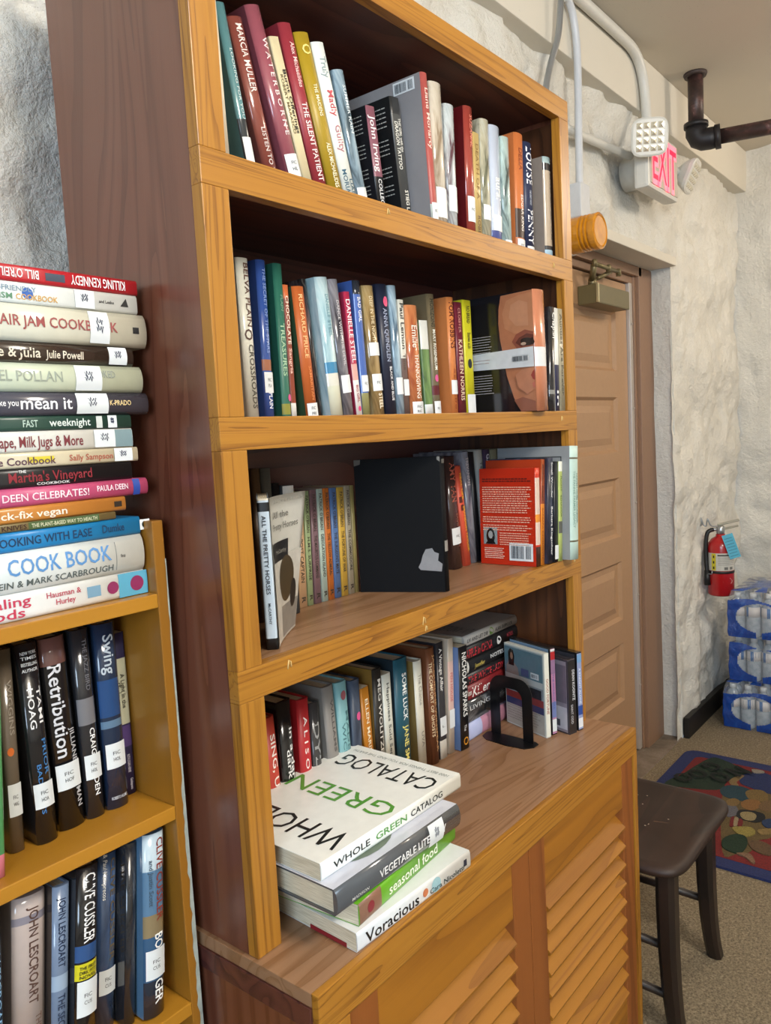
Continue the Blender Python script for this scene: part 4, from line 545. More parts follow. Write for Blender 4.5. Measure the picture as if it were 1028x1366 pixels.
RUGART = [
('leaf green', '#1f3a24', [(2.691, 0.224), (2.56, 0.258), (2.463, 0.275), (2.386, 0.302), (2.339, 0.286), (2.398, 0.12), (2.485, 0.108), (2.555, 0.09), (2.625, 0.054), (2.648, 0.097), (2.687, 0.168)]),
('sand field', '#7c6638', [(2.353, 0.088), (2.428, 0.072), (2.454, 0.031), (2.453, -0.07), (2.164, -0.134), (2.091, -0.103), (2.005, -0.1), (1.963, -0.066), (1.955, -0.024)]),
('blue coat', '#24356e', [(2.551, 0.076), (2.608, 0.062), (2.645, 0.022), (2.619, -0.033), (2.481, -0.064), (2.469, -0.028), (2.484, 0.019), (2.503, 0.06)]),
('tan', '#a08250', [(2.494, 0.102), (2.545, 0.095), (2.581, 0.067), (2.543, 0.07), (2.505, 0.076), (2.479, 0.062), (2.464, 0.078)]),
('teal', '#1f4a58', [(2.404, 0.11), (2.458, 0.096), (2.474, 0.052), (2.455, 0.012), (2.377, -0.0), (2.351, 0.024), (2.357, 0.081)]),
('tan head', '#96783f', [(2.426, 0.024), (2.465, 0.014), (2.479, -0.026), (2.442, -0.053), (2.392, -0.057), (2.382, -0.026), (2.379, -0.003)]),
('orange', '#a8763c', [(2.335, 0.016), (2.375, 0.003), (2.387, -0.032), (2.346, -0.049), (2.295, -0.032), (2.304, 0.001)]),
('brown tan', '#8a6a42', [(2.342, -0.043), (2.399, -0.052), (2.398, -0.082), (2.327, -0.098), (2.315, -0.064)]),
('grey', '#7a7880', [(2.289, 0.056), (2.305, 0.031), (2.261, 0.005), (2.22, 0.009), (2.205, 0.031)]),
('tan2', '#9a7a44', [(2.325, 0.064), (2.358, 0.046), (2.342, 0.022), (2.298, 0.026), (2.292, 0.051)]),
('hair', '#141416', [(2.27, 0.007), (2.291, -0.025), (2.29, -0.07), (2.252, -0.086), (2.211, -0.067), (2.207, -0.032), (2.207, -0.002)]),
('cream face', '#b7a270', [(2.257, -0.004), (2.278, -0.029), (2.265, -0.054), (2.223, -0.057), (2.209, -0.035), (2.224, -0.013)]),
('red stripe 1', '#8a1f1c', [(2.197, 0.014), (2.211, 0.007), (2.145, -0.008), (2.138, 0.003)]),
('cream stripe', '#b7a27c', [(2.208, 0.004), (2.207, -0.009), (2.152, -0.018), (2.146, -0.008)]),
('red stripe 2', '#8a1f1c', [(2.204, -0.012), (2.199, -0.026), (2.156, -0.032), (2.153, -0.02)]),
('yellow dress', '#b5a24e', [(2.127, -0.009), (2.151, -0.031), (2.163, -0.064), (2.131, -0.083), (2.094, -0.067), (2.093, -0.039)]),
('blue patch', '#24406e', [(2.229, -0.081), (2.26, -0.099), (2.252, -0.115), (2.203, -0.126), (2.195, -0.099)]),
('tan3', '#a88a50', [(2.16, -0.086), (2.195, -0.127), (2.164, -0.134), (2.133, -0.1)]),
('dark green', '#173a1c', [(2.036, -0.005), (2.085, -0.027), (2.09, -0.061), (2.042, -0.08), (1.974, -0.077), (1.964, -0.049), (1.983, -0.016)]),
('brown shape', '#7a5c3c', [(2.066, -0.078), (2.084, -0.118), (2.059, -0.158), (2.017, -0.167), (2.005, -0.137), (2.021, -0.099)]),
('white streak', '#b0a494', [(2.649, 0.055), (2.658, 0.02), (2.641, 0.008), (2.621, 0.04)]),
('tan leg', '#a07a5c', [(1.963, -0.066), (1.982, -0.102), (1.941, -0.129), (1.932, -0.121), (1.954, -0.096)]),
]
# ================================================================ room
def S(o): o['kind'] = 'structure'; return o
XR_, CEIL, YW = 3.81, 2.79, .40
S(obox('floor', (-3, XR_+.1, -4, .402, -.08, 0), M_CARPET, bev=0))
S(obox('trim_1', (1.4, 2.86, .402, .62, -.08, .004), M_SILL, bev=.002))
S(obox('ceiling', (-3, XR_+.1, -4, .7, CEIL, CEIL+.1), M_CEIL, bev=0))
S(obox('wall_front', (-3.1, XR_+.1, -4.1, -4, 0, CEIL), M_WALLIN, bev=0))
# left wall with its daylight window opening
bm = bmesh.new(); box(bm, -3.1, -3, -4, .7, 0, .9); box(bm, -3.1, -3, -4, .7, 2.5, CEIL); box(bm, -3.1, -3, -4, -2.85, .9, 2.5); box(bm, -3.1, -3, -1.05, .7, .9, 2.5)
S(mesh_obj('wall_left', bm, M_WALLIN))
bm = bmesh.new()
for y0, y1, z0, z1 in ((-2.85, -2.79, .9, 2.5), (-1.11, -1.05, .9, 2.5), (-2.79, -1.11, .9, .96), (-2.79, -1.11, 2.44, 2.5), (-1.98, -1.92, .96, 2.44)): box(bm, -3.06, -3.0, y0, y1, z0, z1, .004)
S(mesh_obj('window_1', bm, plain('#d8d6d0', .4)))

def rock(p, amp):
    q = Vector((p.x*1.0, p.y, p.z))
    a = noise.fractal(q*3.1, 1.0, 2.1, 3) * .45
    c = noise.ridged_multi_fractal(q*2.6 + Vector((7, 3, 1)), 1.0, 2.1, 4, .9, 1.8) * .40 - .40
    b = noise.fractal(q*13, .8, 2.0, 4) * .24
    return amp*(a+c+b)
def rock_wall(name, us, vs, fn, hole=None, amp=.03):
    bm = bmesh.new(); G = [[bm.verts.new(fn(u, v)) for v in vs] for u in us]
    for i in range(len(us)-1):
        for j in range(len(vs)-1):
            if hole and hole((us[i]+us[i+1])/2, (vs[j]+vs[j+1])/2): continue
            f = bm.faces.new((G[i][j], G[i+1][j], G[i+1][j+1], G[i][j+1])); f.smooth = True
    lo = [v for v in bm.verts if not v.link_faces]
    bmesh.ops.delete(bm, geom=lo, context='VERTS')
    return S(mesh_obj(name, bm, M_STONE))
def lin(a, b, step):
    n = max(1, round((b-a)/step)); return [a+(b-a)*i/n for i in range(n+1)]
HX0, HX1, HZ = 1.60, 2.805, 2.085
us = lin(-2.9, -1.0, .06)[:-1] + lin(-1.0, .6, .02)[:-1] + lin(.6, HX0, .025)[:-1] + lin(HX0, HX1, .03)[:-1] + lin(HX1, XR_, .016)
vs = lin(0, HZ, .02)[:-1] + lin(HZ, 2.60, .016)
def wy(x, z):
    p = Vector((x, .4, z)); d = rock(p, .062)
    e = min(abs(z-HZ) if HX0-.05 < x < HX1+.02 else 9, abs(x-HX1) if z < HZ else 9, abs(x-HX0) if z < HZ else 9)
    d *= min(1, .25+e/.05)
    return YW + .004 + max(-.045, min(.03, d))
rock_wall('wall_back', us, vs, lambda x, z: (x, wy(x, z), z), lambda x, z: HX0 < x < HX1 and z < HZ)
rock_wall('wall_right', lin(-4, .48, .03), lin(0, CEIL, .03), lambda y, z: (XR_ + .01 + max(-.04, min(.035, rock(Vector((3.8, y*1.2, z)), .05))), y, z))
# smooth plaster band above the stone, overhanging it
bm = bmesh.new(); box(bm, -3, XR_+.1, .352, .70, 2.586, CEIL, .004); S(mesh_obj('trim_2', bm, M_PLASTER))
# stone reveals of the door opening and the plastered lintel
bm = bmesh.new(); G = []
for z in lin(0, HZ+.01, .03):
    G.append([bm.verts.new((HX1 + .055*(1-(z/HZ))*1.0 + .012*noise.noise(Vector((y*9, 1, z*6))) + (.0 if y > .42 else .0), y, z)) for y in lin(.40, .62, .02)])
for a, b in zip(G, G[1:]):
    for k in range(len(a)-1): bm.faces.new((a[k], a[k+1], b[k+1], b[k])).smooth = True
S(mesh_obj('trim_3', bm, M_STONE))
S(obox('trim_4', (HX0-.05, 2.80, .372, .62, HZ, HZ+.036), M_PLASTER, bev=.004))
S(obox('baseboard_back', (2.868, XR_, .374, .40, 0, .095), plain('#16110d', .55), bev=.003))
# ---------------------------------------------------------------- door
door = empty('door_1', (0, 0, 0)); S(door)
bm = bmesh.new()
DX0, DX1, DY = 1.74, 2.612, .52
PZ = [(.27, .518), (.619, .866), (.971, 1.217), (1.322, 1.546), (1.651, 1.889)]
zc = [.012]+[q for p in PZ for q in p]+[2.012]
for i in range(0, len(zc)-1, 2): box(bm, 1.852, 2.50, DY, DY+.04, zc[i], zc[i+1])
box(bm, DX0, 1.852, DY, DY+.04, .012, 2.012); box(bm, 2.50, DX1, DY, DY+.04, .012, 2.012)
for z0, z1 in PZ:
    a = [bm.verts.new(p) for p in ((1.852, DY, z0), (2.50, DY, z0), (2.50, DY, z1), (1.852, DY, z1))]
    b = [bm.verts.new(p) for p in ((1.864, DY+.014, z0+.012), (2.488, DY+.014, z0+.012), (2.488, DY+.014, z1-.012), (1.864, DY+.014, z1-.012))]
    c = [bm.verts.new(p) for p in ((1.885, DY+.014, z0+.033), (2.467, DY+.014, z0+.033), (2.467, DY+.014, z1-.033), (1.885, DY+.014, z1-.033))]
    e = [bm.verts.new(p) for p in ((1.92, DY+.006, z0+.06), (2.432, DY+.006, z0+.06), (2.432, DY+.006, z1-.06), (1.92, DY+.006, z1-.06))]
    for P, Q in ((a, b), (b, c), (c, e)):
        for k in range(4): bm.faces.new((P[k], P[(k+1) % 4], Q[(k+1) % 4], Q[k]))
    bm.faces.new(e)
mesh_obj('door_slab', bm, M_TAN, door)
bm = bmesh.new()
box(bm, 2.668, 2.86, .484, .60, .004, 2.084, .003); box(bm, 2.648, 2.69, .50, .60, .004, 2.06, .003)
box(bm, 1.62, 2.70, .484, .60, 2.045, 2.084, .003); box(bm, 1.62, 2.70, .505, .60, 2.016, 2.045, .003); box(bm, 1.60, 1.70, .484, .60, .004, 2.084, .003)
mesh_obj('door_frame', bm, M_TANDK, door)
bm = bmesh.new(); box(bm, 2.616, 2.647, .506, .53, .01, 2.03, .003)
for z in (.3, .7, 1.1, 1.5, 1.85): lathe(bm, [(.004, -.004), (.004, 0)], (2.632, .505, z), 8, axis='y')
w = mesh_obj('weather_strip', bm, plain('#c8c0b8', .3, .35), door)
cl = mesh_obj('door_closer', (lambda b: (box(b, 2.15, 2.45, .440, .52, 1.882, 1.952, .005), b)[1])(bmesh.new()), plain('#6f6544', .42, .15), door)
bm = bmesh.new(); box(bm, 2.146, 2.156, .436, .446, 1.884, 1.952, .002); mesh_obj('closer_cap', bm, plain('#b8ac84', .35, .4), cl)
bm = bmesh.new()
tube(bm, [(2.19, .48, 1.95), (2.185, .475, 1.975)], .016, 12); tube(bm, [(2.18, .475, 1.972), (2.15, .452, 2.018)], .012, 8)
tube(bm, [(2.15, .450, 2.022), (2.40, .462, 2.026)], .008, 8); tube(bm, [(2.24, .48, 1.985), (2.34, .468, 2.02)], .008, 8)
for p in ((2.15, .450), (2.40, .462), (2.29, .456)): lathe(bm, [(.010, -.014), (.010, .010), (.006, .014)], (p[0], p[1], 2.024), 10)
mesh_obj('closer_arm', bm, plain('#7c7150', .4, .5), cl)

# ================================================================ the tall bookcase
W_, T_, S_ = 1.004, .019, .042
Z0B, Z0T, Z1T, Z1B, Z2T, Z2B, Z3T, Z3B, ZC = 2.0853, 2.1269, 1.7945, 1.7509, 1.472, 1.4302, 1.1505, 1.1079, .7636
DEP = .309
bc = empty('bookcase', (0, 0, 0)); tag(bc, 'tall red-brown wooden bookcase with oak face frame, louvred doors and counter', 'bookcase')
def part(name, b, mat, bev=.0012, par=None): return obox(name, b, mat, par or bc, bev)
part('side_panel', (0.0005, .018, T_, DEP, ZC-.019, Z0T), M_PLYSIDE); part('side_panel', (W_-.018, W_-.0005, T_, DEP, ZC-.019, Z0T), M_PLYSIDE)
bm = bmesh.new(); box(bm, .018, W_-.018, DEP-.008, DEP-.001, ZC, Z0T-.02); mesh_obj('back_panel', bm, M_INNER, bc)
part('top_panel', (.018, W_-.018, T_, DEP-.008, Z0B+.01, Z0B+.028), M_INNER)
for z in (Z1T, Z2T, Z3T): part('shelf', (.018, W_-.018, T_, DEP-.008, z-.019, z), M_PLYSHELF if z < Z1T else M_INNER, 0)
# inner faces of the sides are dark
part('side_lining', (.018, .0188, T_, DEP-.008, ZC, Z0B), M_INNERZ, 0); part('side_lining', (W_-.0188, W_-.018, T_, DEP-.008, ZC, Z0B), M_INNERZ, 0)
for z0, z1 in ((Z0B, Z0T), (Z1B, Z1T), (Z2B, Z2T), (Z3B, Z3T)): part('rail', (0, W_, 0, T_, z0, z1), M_OAKX)
for z0, z1 in ((Z1T, Z0B), (Z2T, Z1B), (Z3T, Z2B), (ZC, Z3B)):
    part('upright', (0, S_, 0, T_, z0, z1), M_OAKZ); part('upright', (W_-S_, W_, 0, T_, z0, z1), M_OAKZ)
# scuffs of dried glue on the rails
M_SCUFF = plain('#d8b878', .6)
for cx, cz, s in ((.40, Z3T-.02, .010), (.405, Z3T-.034, .007), (.93, Z2T-.016, .008), (.36, Z1T-.012, .007), (.915, Z1T-.02, .008), (.09, Z3T-.012, .009), (.97, Z3T-.008, .007)):
    bm = bmesh.new(); tube(bm, [(cx-s*.4, -.0004, cz-s*.7), (cx-s*.1, -.0006, cz+s*.6), (cx+s*.3, -.0004, cz+s*.3), (cx+s*.35, -.0004, cz-s*.5)], .0011, 6)
    mesh_obj('scuff_mark', bm, M_SCUFF, bc)
# counter
YC, XL, XRR = -.113, -.006, 1.017
part('counter', (XL, XRR, YC+.012, DEP, ZC-.019, ZC), M_PLYSHELF, .0008)
part('counter_edge', (XL, XRR, YC, YC+.012, ZC-.056, ZC+.0005), M_OAKX, .002)
YD = -.103
part('base_side', (XL, XL+.018, YC+.012, DEP, 0, ZC-.019), M_PLYSIDE); part('base_side', (XRR-.018, XRR, YC+.012, DEP, 0, ZC-.019), M_PLYSIDE)
part('base_side_rail', (XL-.0025, XL, YC+.0125, DEP, ZC-.05, ZC-.0195), M_INNER)
part('base_upright', (XL, .049, YC, YC+.0125, 0, ZC-.056), M_OAKZ); part('base_upright', (1.0005, XRR, YC, YC+.0125, 0, ZC-.056), M_OAKZ)
part('plinth', (.049, 1.0005, YC+.002, YC+.012, 0, .06), M_OAKX)
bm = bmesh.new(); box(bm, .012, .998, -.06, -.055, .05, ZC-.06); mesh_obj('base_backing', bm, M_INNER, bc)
def louvre_door(x0, x1):
    z0, z1 = .066, .7055; sw = .057; rt_, rb_ = .10, .10
    dz0, dz1 = YC+.004, YC+.026
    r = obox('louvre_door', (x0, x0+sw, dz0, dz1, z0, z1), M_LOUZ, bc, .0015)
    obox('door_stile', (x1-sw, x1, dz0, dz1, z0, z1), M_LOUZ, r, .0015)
    obox('door_rail', (x0+sw, x1-sw, dz0+.001, dz1, z1-.098, z1-.0005), M_LOUX, r, .0015)
    obox('door_rail', (x0+sw, x1-sw, dz0+.001, dz1, z0+.0005, z0+.10), M_LOUX, r, .0015)
    bm = bmesh.new(); z = z1-.104; i = 0
    while z > z0+.115:
        # a slat: tilted board, its lower edge forward
        yb, yf = dz1+.012, dz0-.004
        P = [(yb, z-.002), (yb+.004, z-.008), (yf+.006, z-.043), (yf, z-.041), (yf-.001, z-.036)]
        A = [bm.verts.new((x0+sw+.0005, y, q)) for y, q in P]; B = [bm.verts.new((x1-sw-.0005, y, q)) for y, q in P]
        for k in range(5): bm.faces.new((A[k], A[(k+1) % 5], B[(k+1) % 5], B[k]))
        bm.faces.new(A[::-1]); bm.faces.new(B); z -= .0428; i += 1
    mesh_obj('louvre_slats', bm, M_LOUX, r)
louvre_door(.0515, .5245); louvre_door(.5265, .9985)

# ================================================================ the low bookcase on the left
lb = empty('low_bookcase', (-.4, .2, 0)); tag(lb, 'low yellow-varnished bookcase with worn white-edged side, left of the tall one', 'bookcase')
def lpart(name, b, mat, bev=.0015):
    o = obox(name, b, mat, None, bev); o.parent = lb; o.matrix_parent_inverse = Matrix.Translation((.4, -.2, 0)); return o
LX0, LX1, LY0, LY1 = -.78, -.0185, .106, .345
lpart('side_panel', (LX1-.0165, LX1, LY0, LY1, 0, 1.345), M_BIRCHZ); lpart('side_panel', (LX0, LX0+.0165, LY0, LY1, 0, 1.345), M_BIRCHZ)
for z in (1.25, .961, .680, .39, .10): lpart('shelf', (LX0+.0165, LX1-.0165, LY0, LY1-.006, z-.0185, z), M_BIRCHX)
lpart('back_panel', (LX0+.0165, LX1-.0165, LY1-.006, LY1, 0, 1.25), M_BIRCHX, 0)
bm = bmesh.new(); rn = random.Random(3); z = .55; A = None
while z < 1.30:
    wd_ = (.0012 + .0045*min(1, max(0, (1.27-z)/.5))) * (.55+.8*rn.random())
    q = [bm.verts.new(p) for p in ((LX1-wd_, LY0-.0004, z), (LX1+.0004, LY0-.0004, z), (LX1+.0004, LY0+.02, z))]
    if A:
        bm.faces.new((A[0], A[1], q[1], q[0])); bm.faces.new((A[1], A[2], q[2], q[1]))
    A = q; z += .012
o = mesh_obj('worn_paint_edge', bm, plain('#b9c2ba', .6, var=.3), None); o.parent = lb; o.matrix_parent_inverse = Matrix.Translation((.4, -.2, 0))
# ================================================================ books
for L_, G_, c_, x, y, z, th, t, h, d, col, k, opt in STANDING:
    book(L_, G_, c_, (x, y, z), (0, th, 0), t, h, d, col, k, opt, 'audiobook_case' if 'audiobook' in c_ else 'book')
for L_, G_, x, y, z, s, yaw, t, h, d, col, k, opt in LYING:
    book(L_, G_, 'book', (x, y, z), (0, s*PI/2, yaw), t, h, d, col, k, opt)

# worn black hardback, its cover facing left
bb = book('large worn black hardback with a torn silver patch, standing on the third shelf', 'books on the third shelf', 'book', (.539, .0465, 1.1508), (0, 0, math.radians(23.8)), .027, .2465, .162, '#0c0d10', 'ma', {'X': [('box', .62, .7, .9, '#8d8a86'), ('box', .02, .05, .8, '#5a5752')]})
fn = lambda a, z, e: (-.0135-e, a, z)
poly_cover('torn_patch', [([(.006, .038), (.045, .041), (.049, .046), (.044, .055), (.040, .068), (.034, .079), (.022, .081), (.018, .074), (.010, .071), (.012, .058), (.004, .052)], '#8f9094')], fn, bb)
poly_cover('worn_corner', [([(.150, .238), (.1615, .235), (.1615, .2464), (.149, .2464)], '#6a6660'), ([(.0005, .237), (.006, .241), (.006, .2464), (.0005, .2464)], '#77736c')], fn, bb)

# paperback whose front cover bends open
def horse_book():
    t, h, d = .0172, .2115, .13
    r = empty('book', (.0985, .0405, 1.1507), (0, 0, math.radians(-42)))
    tag(r, 'white and black paperback with its front cover curling open, at the left upright', 'book', 'books on the third shelf')
    bm, mats = cover_mesh(t-.0012, h, d, 'pb', '#c4d4e2', [(0, .012, '#d8d0bc'), (.025, .085, '#15171c'), (.925, 1, '#141518')])
    mesh_obj('cover', bm, mats, r)
    bm = bmesh.new(); box(bm, -t/2+.002, t/2-.002, .002, d-.001, .0004, h-.0008); mesh_obj('page_block', bm, M_PAGES, r)
    sy = spine_fn(t, 'pb')
    for s, a, b, cap in (('ALL THE PRETTY HORSES', .11, .63, .34), ('McCARTHY', .69, .83, .22)):
        text_obj('spine_title', s, lambda q, e: (e*cap*t, sy(e*cap*t)-.0009, h*(1-a)-q*h*(b-a)), plain('#15171c', .5), r, .012)
    # curling front cover
    def cv(a, z):       # a 0..1 from hinge to fore edge
        s = a*d; op = .17 + .24*(z/h)
        return Vector((t/2+.0004 + s*math.sin(op*a**.6+.04), s*math.cos(op*a**.6+.04)*.985, z))
    bm = bmesh.new(); nu, nv = 14, 10; mi = {}
    G = [[bm.verts.new(cv(i/nu, h*j/nv)) for j in range(nv+1)] for i in range(nu+1)]
    for i in range(nu):
        for j in range(nv): bm.faces.new((G[i][j], G[i+1][j], G[i+1][j+1], G[i][j+1])).smooth = True
    bmesh.ops.solidify(bm, geom=bm.faces[:], thickness=.0006)
    fc = mesh_obj('front_cover', bm, plain('#f2f1ea', .35), r)
    def on(a, z, e):
        p = cv(a, z); q = cv(min(a+.02, 1), z); n = (q-p if a < .99 else p-cv(a-.02, z)).normalized(); nn = Vector((n.y, -n.x, 0))
        return p + nn*(.0012+e)
    def patch(pts, col, lv, n=10):
        bm = bmesh.new(); cx = sum(p[0] for p in pts)/len(pts); cy = sum(p[1] for p in pts)/len(pts)
        rings = [[bm.verts.new(on(cx+(x-cx)*k/n, cy+(y-cy)*k/n, lv)) for x, y in pts] for k in range(1, n+1)]
        c0 = bm.verts.new(on(cx, cy, lv)); m = len(pts)
        for i in range(m): bm.faces.new((c0, rings[0][i], rings[0][(i+1) % m]))
        for a, b in zip(rings, rings[1:]):
            for i in range(m): bm.faces.new((a[i], b[i], b[(i+1) % m], a[(i+1) % m]))
        return mesh_obj('cover_picture', bm, plain(col, .35, var=.2), fc)
    def rect(x0, x1, z0, z1, n=8): return [(x0+(x1-x0)*i/n, z0) for i in range(n)] + [(x1, z0+(z1-z0)*i/n) for i in range(n)] + [(x1-(x1-x0)*i/n, z1) for i in range(n)] + [(x0, z1-(z1-z0)*i/n) for i in range(n)]
    patch(rect(.02, .99, .002, .125), '#cfccc4', 0)
    patch(rect(.35, .98, .005, .05), '#8d8a84', .0002)
    patch(rect(.05, .62, .118, .146), '#17171a', .0003)
    patch(ell(.55, .088, .26, .034, 24), '#4a3d26', .0004)
    patch(ell(.80, .060, .10, .022, 20), '#1b1a19', .0005)
    for s, a0, a1, zc_, ch in (('All the', .12, .62, .185, .010), ('Pretty Horses', .1, .86, .168, .010), ('BESTSELLER', .2, .97, .2035, .004), ('McCarthy', .18, .55, .132, .006)):
        text_obj('cover_title', s, lambda q, e: on(a0+(a1-a0)*q, zc_+e*ch, .0006), plain('#6a6862' if ch > .005 and s != 'McCarthy' else '#9a9890', .5), fc, 0)
horse_book()

# ---------------------------------------------------------------- disc cases and the bookend on the counter
def disc_case(label, name, cat, p, yaw, t, h, d, spine, cover, side_bits=(), titles=(), bands=(), shell=None):
    r = empty(name, p, (0, 0, math.radians(yaw))); tag(r, label, cat, 'disc cases on the counter')
    bm = bmesh.new(); box(bm, -t/2, t/2, .0, d, 0, h, .0012); sh = mesh_obj('case_shell', bm, plain(shell or '#1b1b1e', .25, 0, .4), r)
    bm = bmesh.new(); n = [0]+[q for b in bands for q in (b[0], b[1])]
    def q(z0, z1, e, mi): f = bm.faces.new([bm.verts.new((x, -e, z)) for x, z in ((-t/2+.001, z0), (t/2-.001, z0), (t/2-.001, z1), (-t/2+.001, z1))]); f.material_index = mi
    mats = [plain(spine, .3, 0, .3)]; q(.003, h-.003, .0004, 0)
    for a, b, c in bands: mats.append(plain(c, .3, 0, .3)); q(h*(1-b), h*(1-a), .0007, len(mats)-1)
    mesh_obj('spine_insert', bm, mats, r)
    for s, a, b, cap, xo, c in titles: text_obj('spine_title', s, lambda qq, e: (xo*t+e*cap*t, -.001, h*(1-a)-qq*h*(b-a)), plain(c, .5), r)
    if cover: poly_cover('cover_insert', [([(.004, .004), (d-.004, .004), (d-.004, h-.004), (.004, h-.004)], cover)] + list(side_bits), lambda a, z, e: (-t/2-.0004-e, d-a, z), r)
    return r
H_ = .189
A = disc_case('white-edged disc case showing a woman and a red-blue band on its back', 'disc_case', 'disc case', (.8665, .0235, .7638), -19.6, .0135, H_, .132, '#dcdcd0', '#9fb0b4',
    [([(.004, .004), (.128, .004), (.128, .052), (.004, .052)], '#b9b3a8'), ([(.004, .050), (.128, .050), (.128, .066), (.004, .066)], '#3c3f66'), ([(.004, .066), (.128, .066), (.128, .082), (.004, .082)], '#8e3430'), ([(.004, .082), (.128, .082), (.128, .108), (.004, .108)], '#8c9498'), ([(.085, .082), (.122, .082), (.122, .104), (.085, .104)], '#2a2a30'),
     ([(.004, .108), (.128, .108), (.128, .122), (.004, .122)], '#c2c5c2'), ([(.004, .122), (.128, .122), (.128, .183), (.004, .183)], '#5f7f8a'), ([(.008, .122), (.052, .122), (.048, .14), (.036, .15), (.02, .15), (.010, .14)], '#8c827c'), ([(.018, .142), (.036, .142), (.038, .165), (.034, .178), (.024, .180), (.017, .172)], '#1a1614'), (ell(.029, .164, .0048, .0085), '#a07a64'), ([(.06, .125), (.085, .125), (.085, .142), (.06, .142)], '#39507c'), ([(.092, .126), (.118, .126), (.118, .14), (.092, .14)], '#c8c8c8')],
    [('GOOD FORTUNE', .3, .72, .5, 0, '#a05a3c')], shell='#d6d6cc')
barcode('cover_barcode', lambda a, c, e: (-.0135/2-.004-e, .04-a, .127+c), .024, .012, A)
text_lines('cover_print', lambda a, z: (-.0135/2-.0042, .132-a, z), .01, .12, [.048-.006*i for i in range(6)], .002, plain('#77706a', .5), A, .6, 21)
disc_case('black disc case with red, pink and blue spine behind the white-edged case', 'disc_case', 'disc case', (.889, .0205, .7638), -18.5, .0145, .197, .132, '#b07a9a', '#7f9ab4', (), [('THE HOLDOVERS', .3, .7, .3, 0, '#4a5a9c')], [(.04, .14, '#a8242a'), (.02, .05, '#e0e0e0'), (.14, .3, '#8c6c8c'), (.62, .8, '#6a78a8'), (.82, .96, '#d4dcdc')])
B_ = disc_case('smoky plastic audiobook case with a white vertical name on black', 'audiobook_case', 'audiobook case', (.914, -.0115, .7638), -15.5, .024, .168, .135, '#1f1f22', '#8f8690', [([(.06, .01), (.13, .01), (.13, .06), (.06, .06)], '#c0bcc4'), ([(.07, .015), (.11, .015), (.11, .03), (.07, .03)], '#55545a'), ([(.01, .07), (.13, .07), (.13, .155), (.01, .155)], '#6c6470')], [('DEAN KOONTZ', .14, .55, .32, .18, '#dcdce0'), ('SAINT ODD', .6, .86, .3, -.1, '#b8b8bc')], shell='#39363c')
disc_case('black audiobook case with a periwinkle spine, at the right end of the counter', 'audiobook_case', 'audiobook case', (.942, -.0165, .7638), -13, .017, .178, .122, '#8f9cc4', '#3a3a40', (), [('A KNIGHT ALONE', .2, .66, .4, 0, '#dfe6f2')], [(.03, .13, '#6f9cc8'), (.68, .8, '#2a4c96'), (.84, .96, '#dfe4ea')], shell='#19191b')
# bookend: bent sheet steel, an arch and a foot plate
be = empty('bookend', (.81, .09, .7638)); tag(be, 'black bent-steel bookend with an arched upright on the counter', 'bookend')
bm = bmesh.new()
def arch_pt(s):      # s along the arch centre line: up the back leg, round the top, down the front leg
    return s
yb, yf, zt, w_, rr = .056, -.056, .138, .026, .034
outer = [(yb, .0)] + [(yb, z) for z in (.03, .06, .09)] + [(yb-rr+rr*math.cos(a), zt-rr+rr*math.sin(a)) for a in [PI/2*i/8 for i in range(9)]] + [(yf+rr-rr*math.sin(a), zt-rr+rr*math.cos(a)) for a in [PI/2*i/8 for i in range(9)]] + [(yf, z) for z in (.09, .06, .03, 0)]
ri = rr-.014
inner = [(yb-w_, .0)] + [(yb-w_, z) for z in (.03, .06, .085)] + [(yb-w_-ri+ri*math.cos(a), zt-w_-ri+ri*math.sin(a)) for a in [PI/2*i/8 for i in range(9)]] + [(yf+w_+ri-ri*math.sin(a), zt-w_-ri+ri*math.cos(a)) for a in [PI/2*i/8 for i in range(9)]] + [(yf+w_, z) for z in (.085, .06, .03, 0)]
XA = lambda y: .012 + y*.12
Va = [[bm.verts.new((XA(y)+dx, y, z)) for y, z in outer] for dx in (0, .0016)]; Vb = [[bm.verts.new((XA(y)+dx, y, z)) for y, z in inner] for dx in (0, .0016)]
for i in range(len(outer)-1):
    bm.faces.new((Va[0][i], Va[0][i+1], Vb[0][i+1], Vb[0][i])); bm.faces.new((Va[1][i], Vb[1][i], Vb[1][i+1], Va[1][i+1]))
    bm.faces.new((Va[0][i], Va[1][i], Va[1][i+1], Va[0][i+1])); bm.faces.new((Vb[0][i], Vb[0][i+1], Vb[1][i+1], Vb[1][i]))
M_STEEL = plain('#0e0e10', .32, .2)
mesh_obj('arch', bm, M_STEEL, be)
bm = bmesh.new()
pl = [(.014, .058), (.016, -.056), (.008, -.066), (-.014, -.066), (-.034, -.052), (-.042, -.01), (-.038, .044), (-.024, .062), (.004, .066)]
a_ = [bm.verts.new((XA(y)*.6+x*.9, y, 0)) for x, y in pl]; b_ = [bm.verts.new((XA(y)*.6+x*.9, y, .0016)) for x, y in pl]
bm.faces.new(a_[::-1]); bm.faces.new(b_)
for i in range(len(pl)): bm.faces.new((a_[i], a_[(i+1) % len(pl)], b_[(i+1) % len(pl)], b_[i]))
mesh_obj('foot_plate', bm, M_STEEL, be)

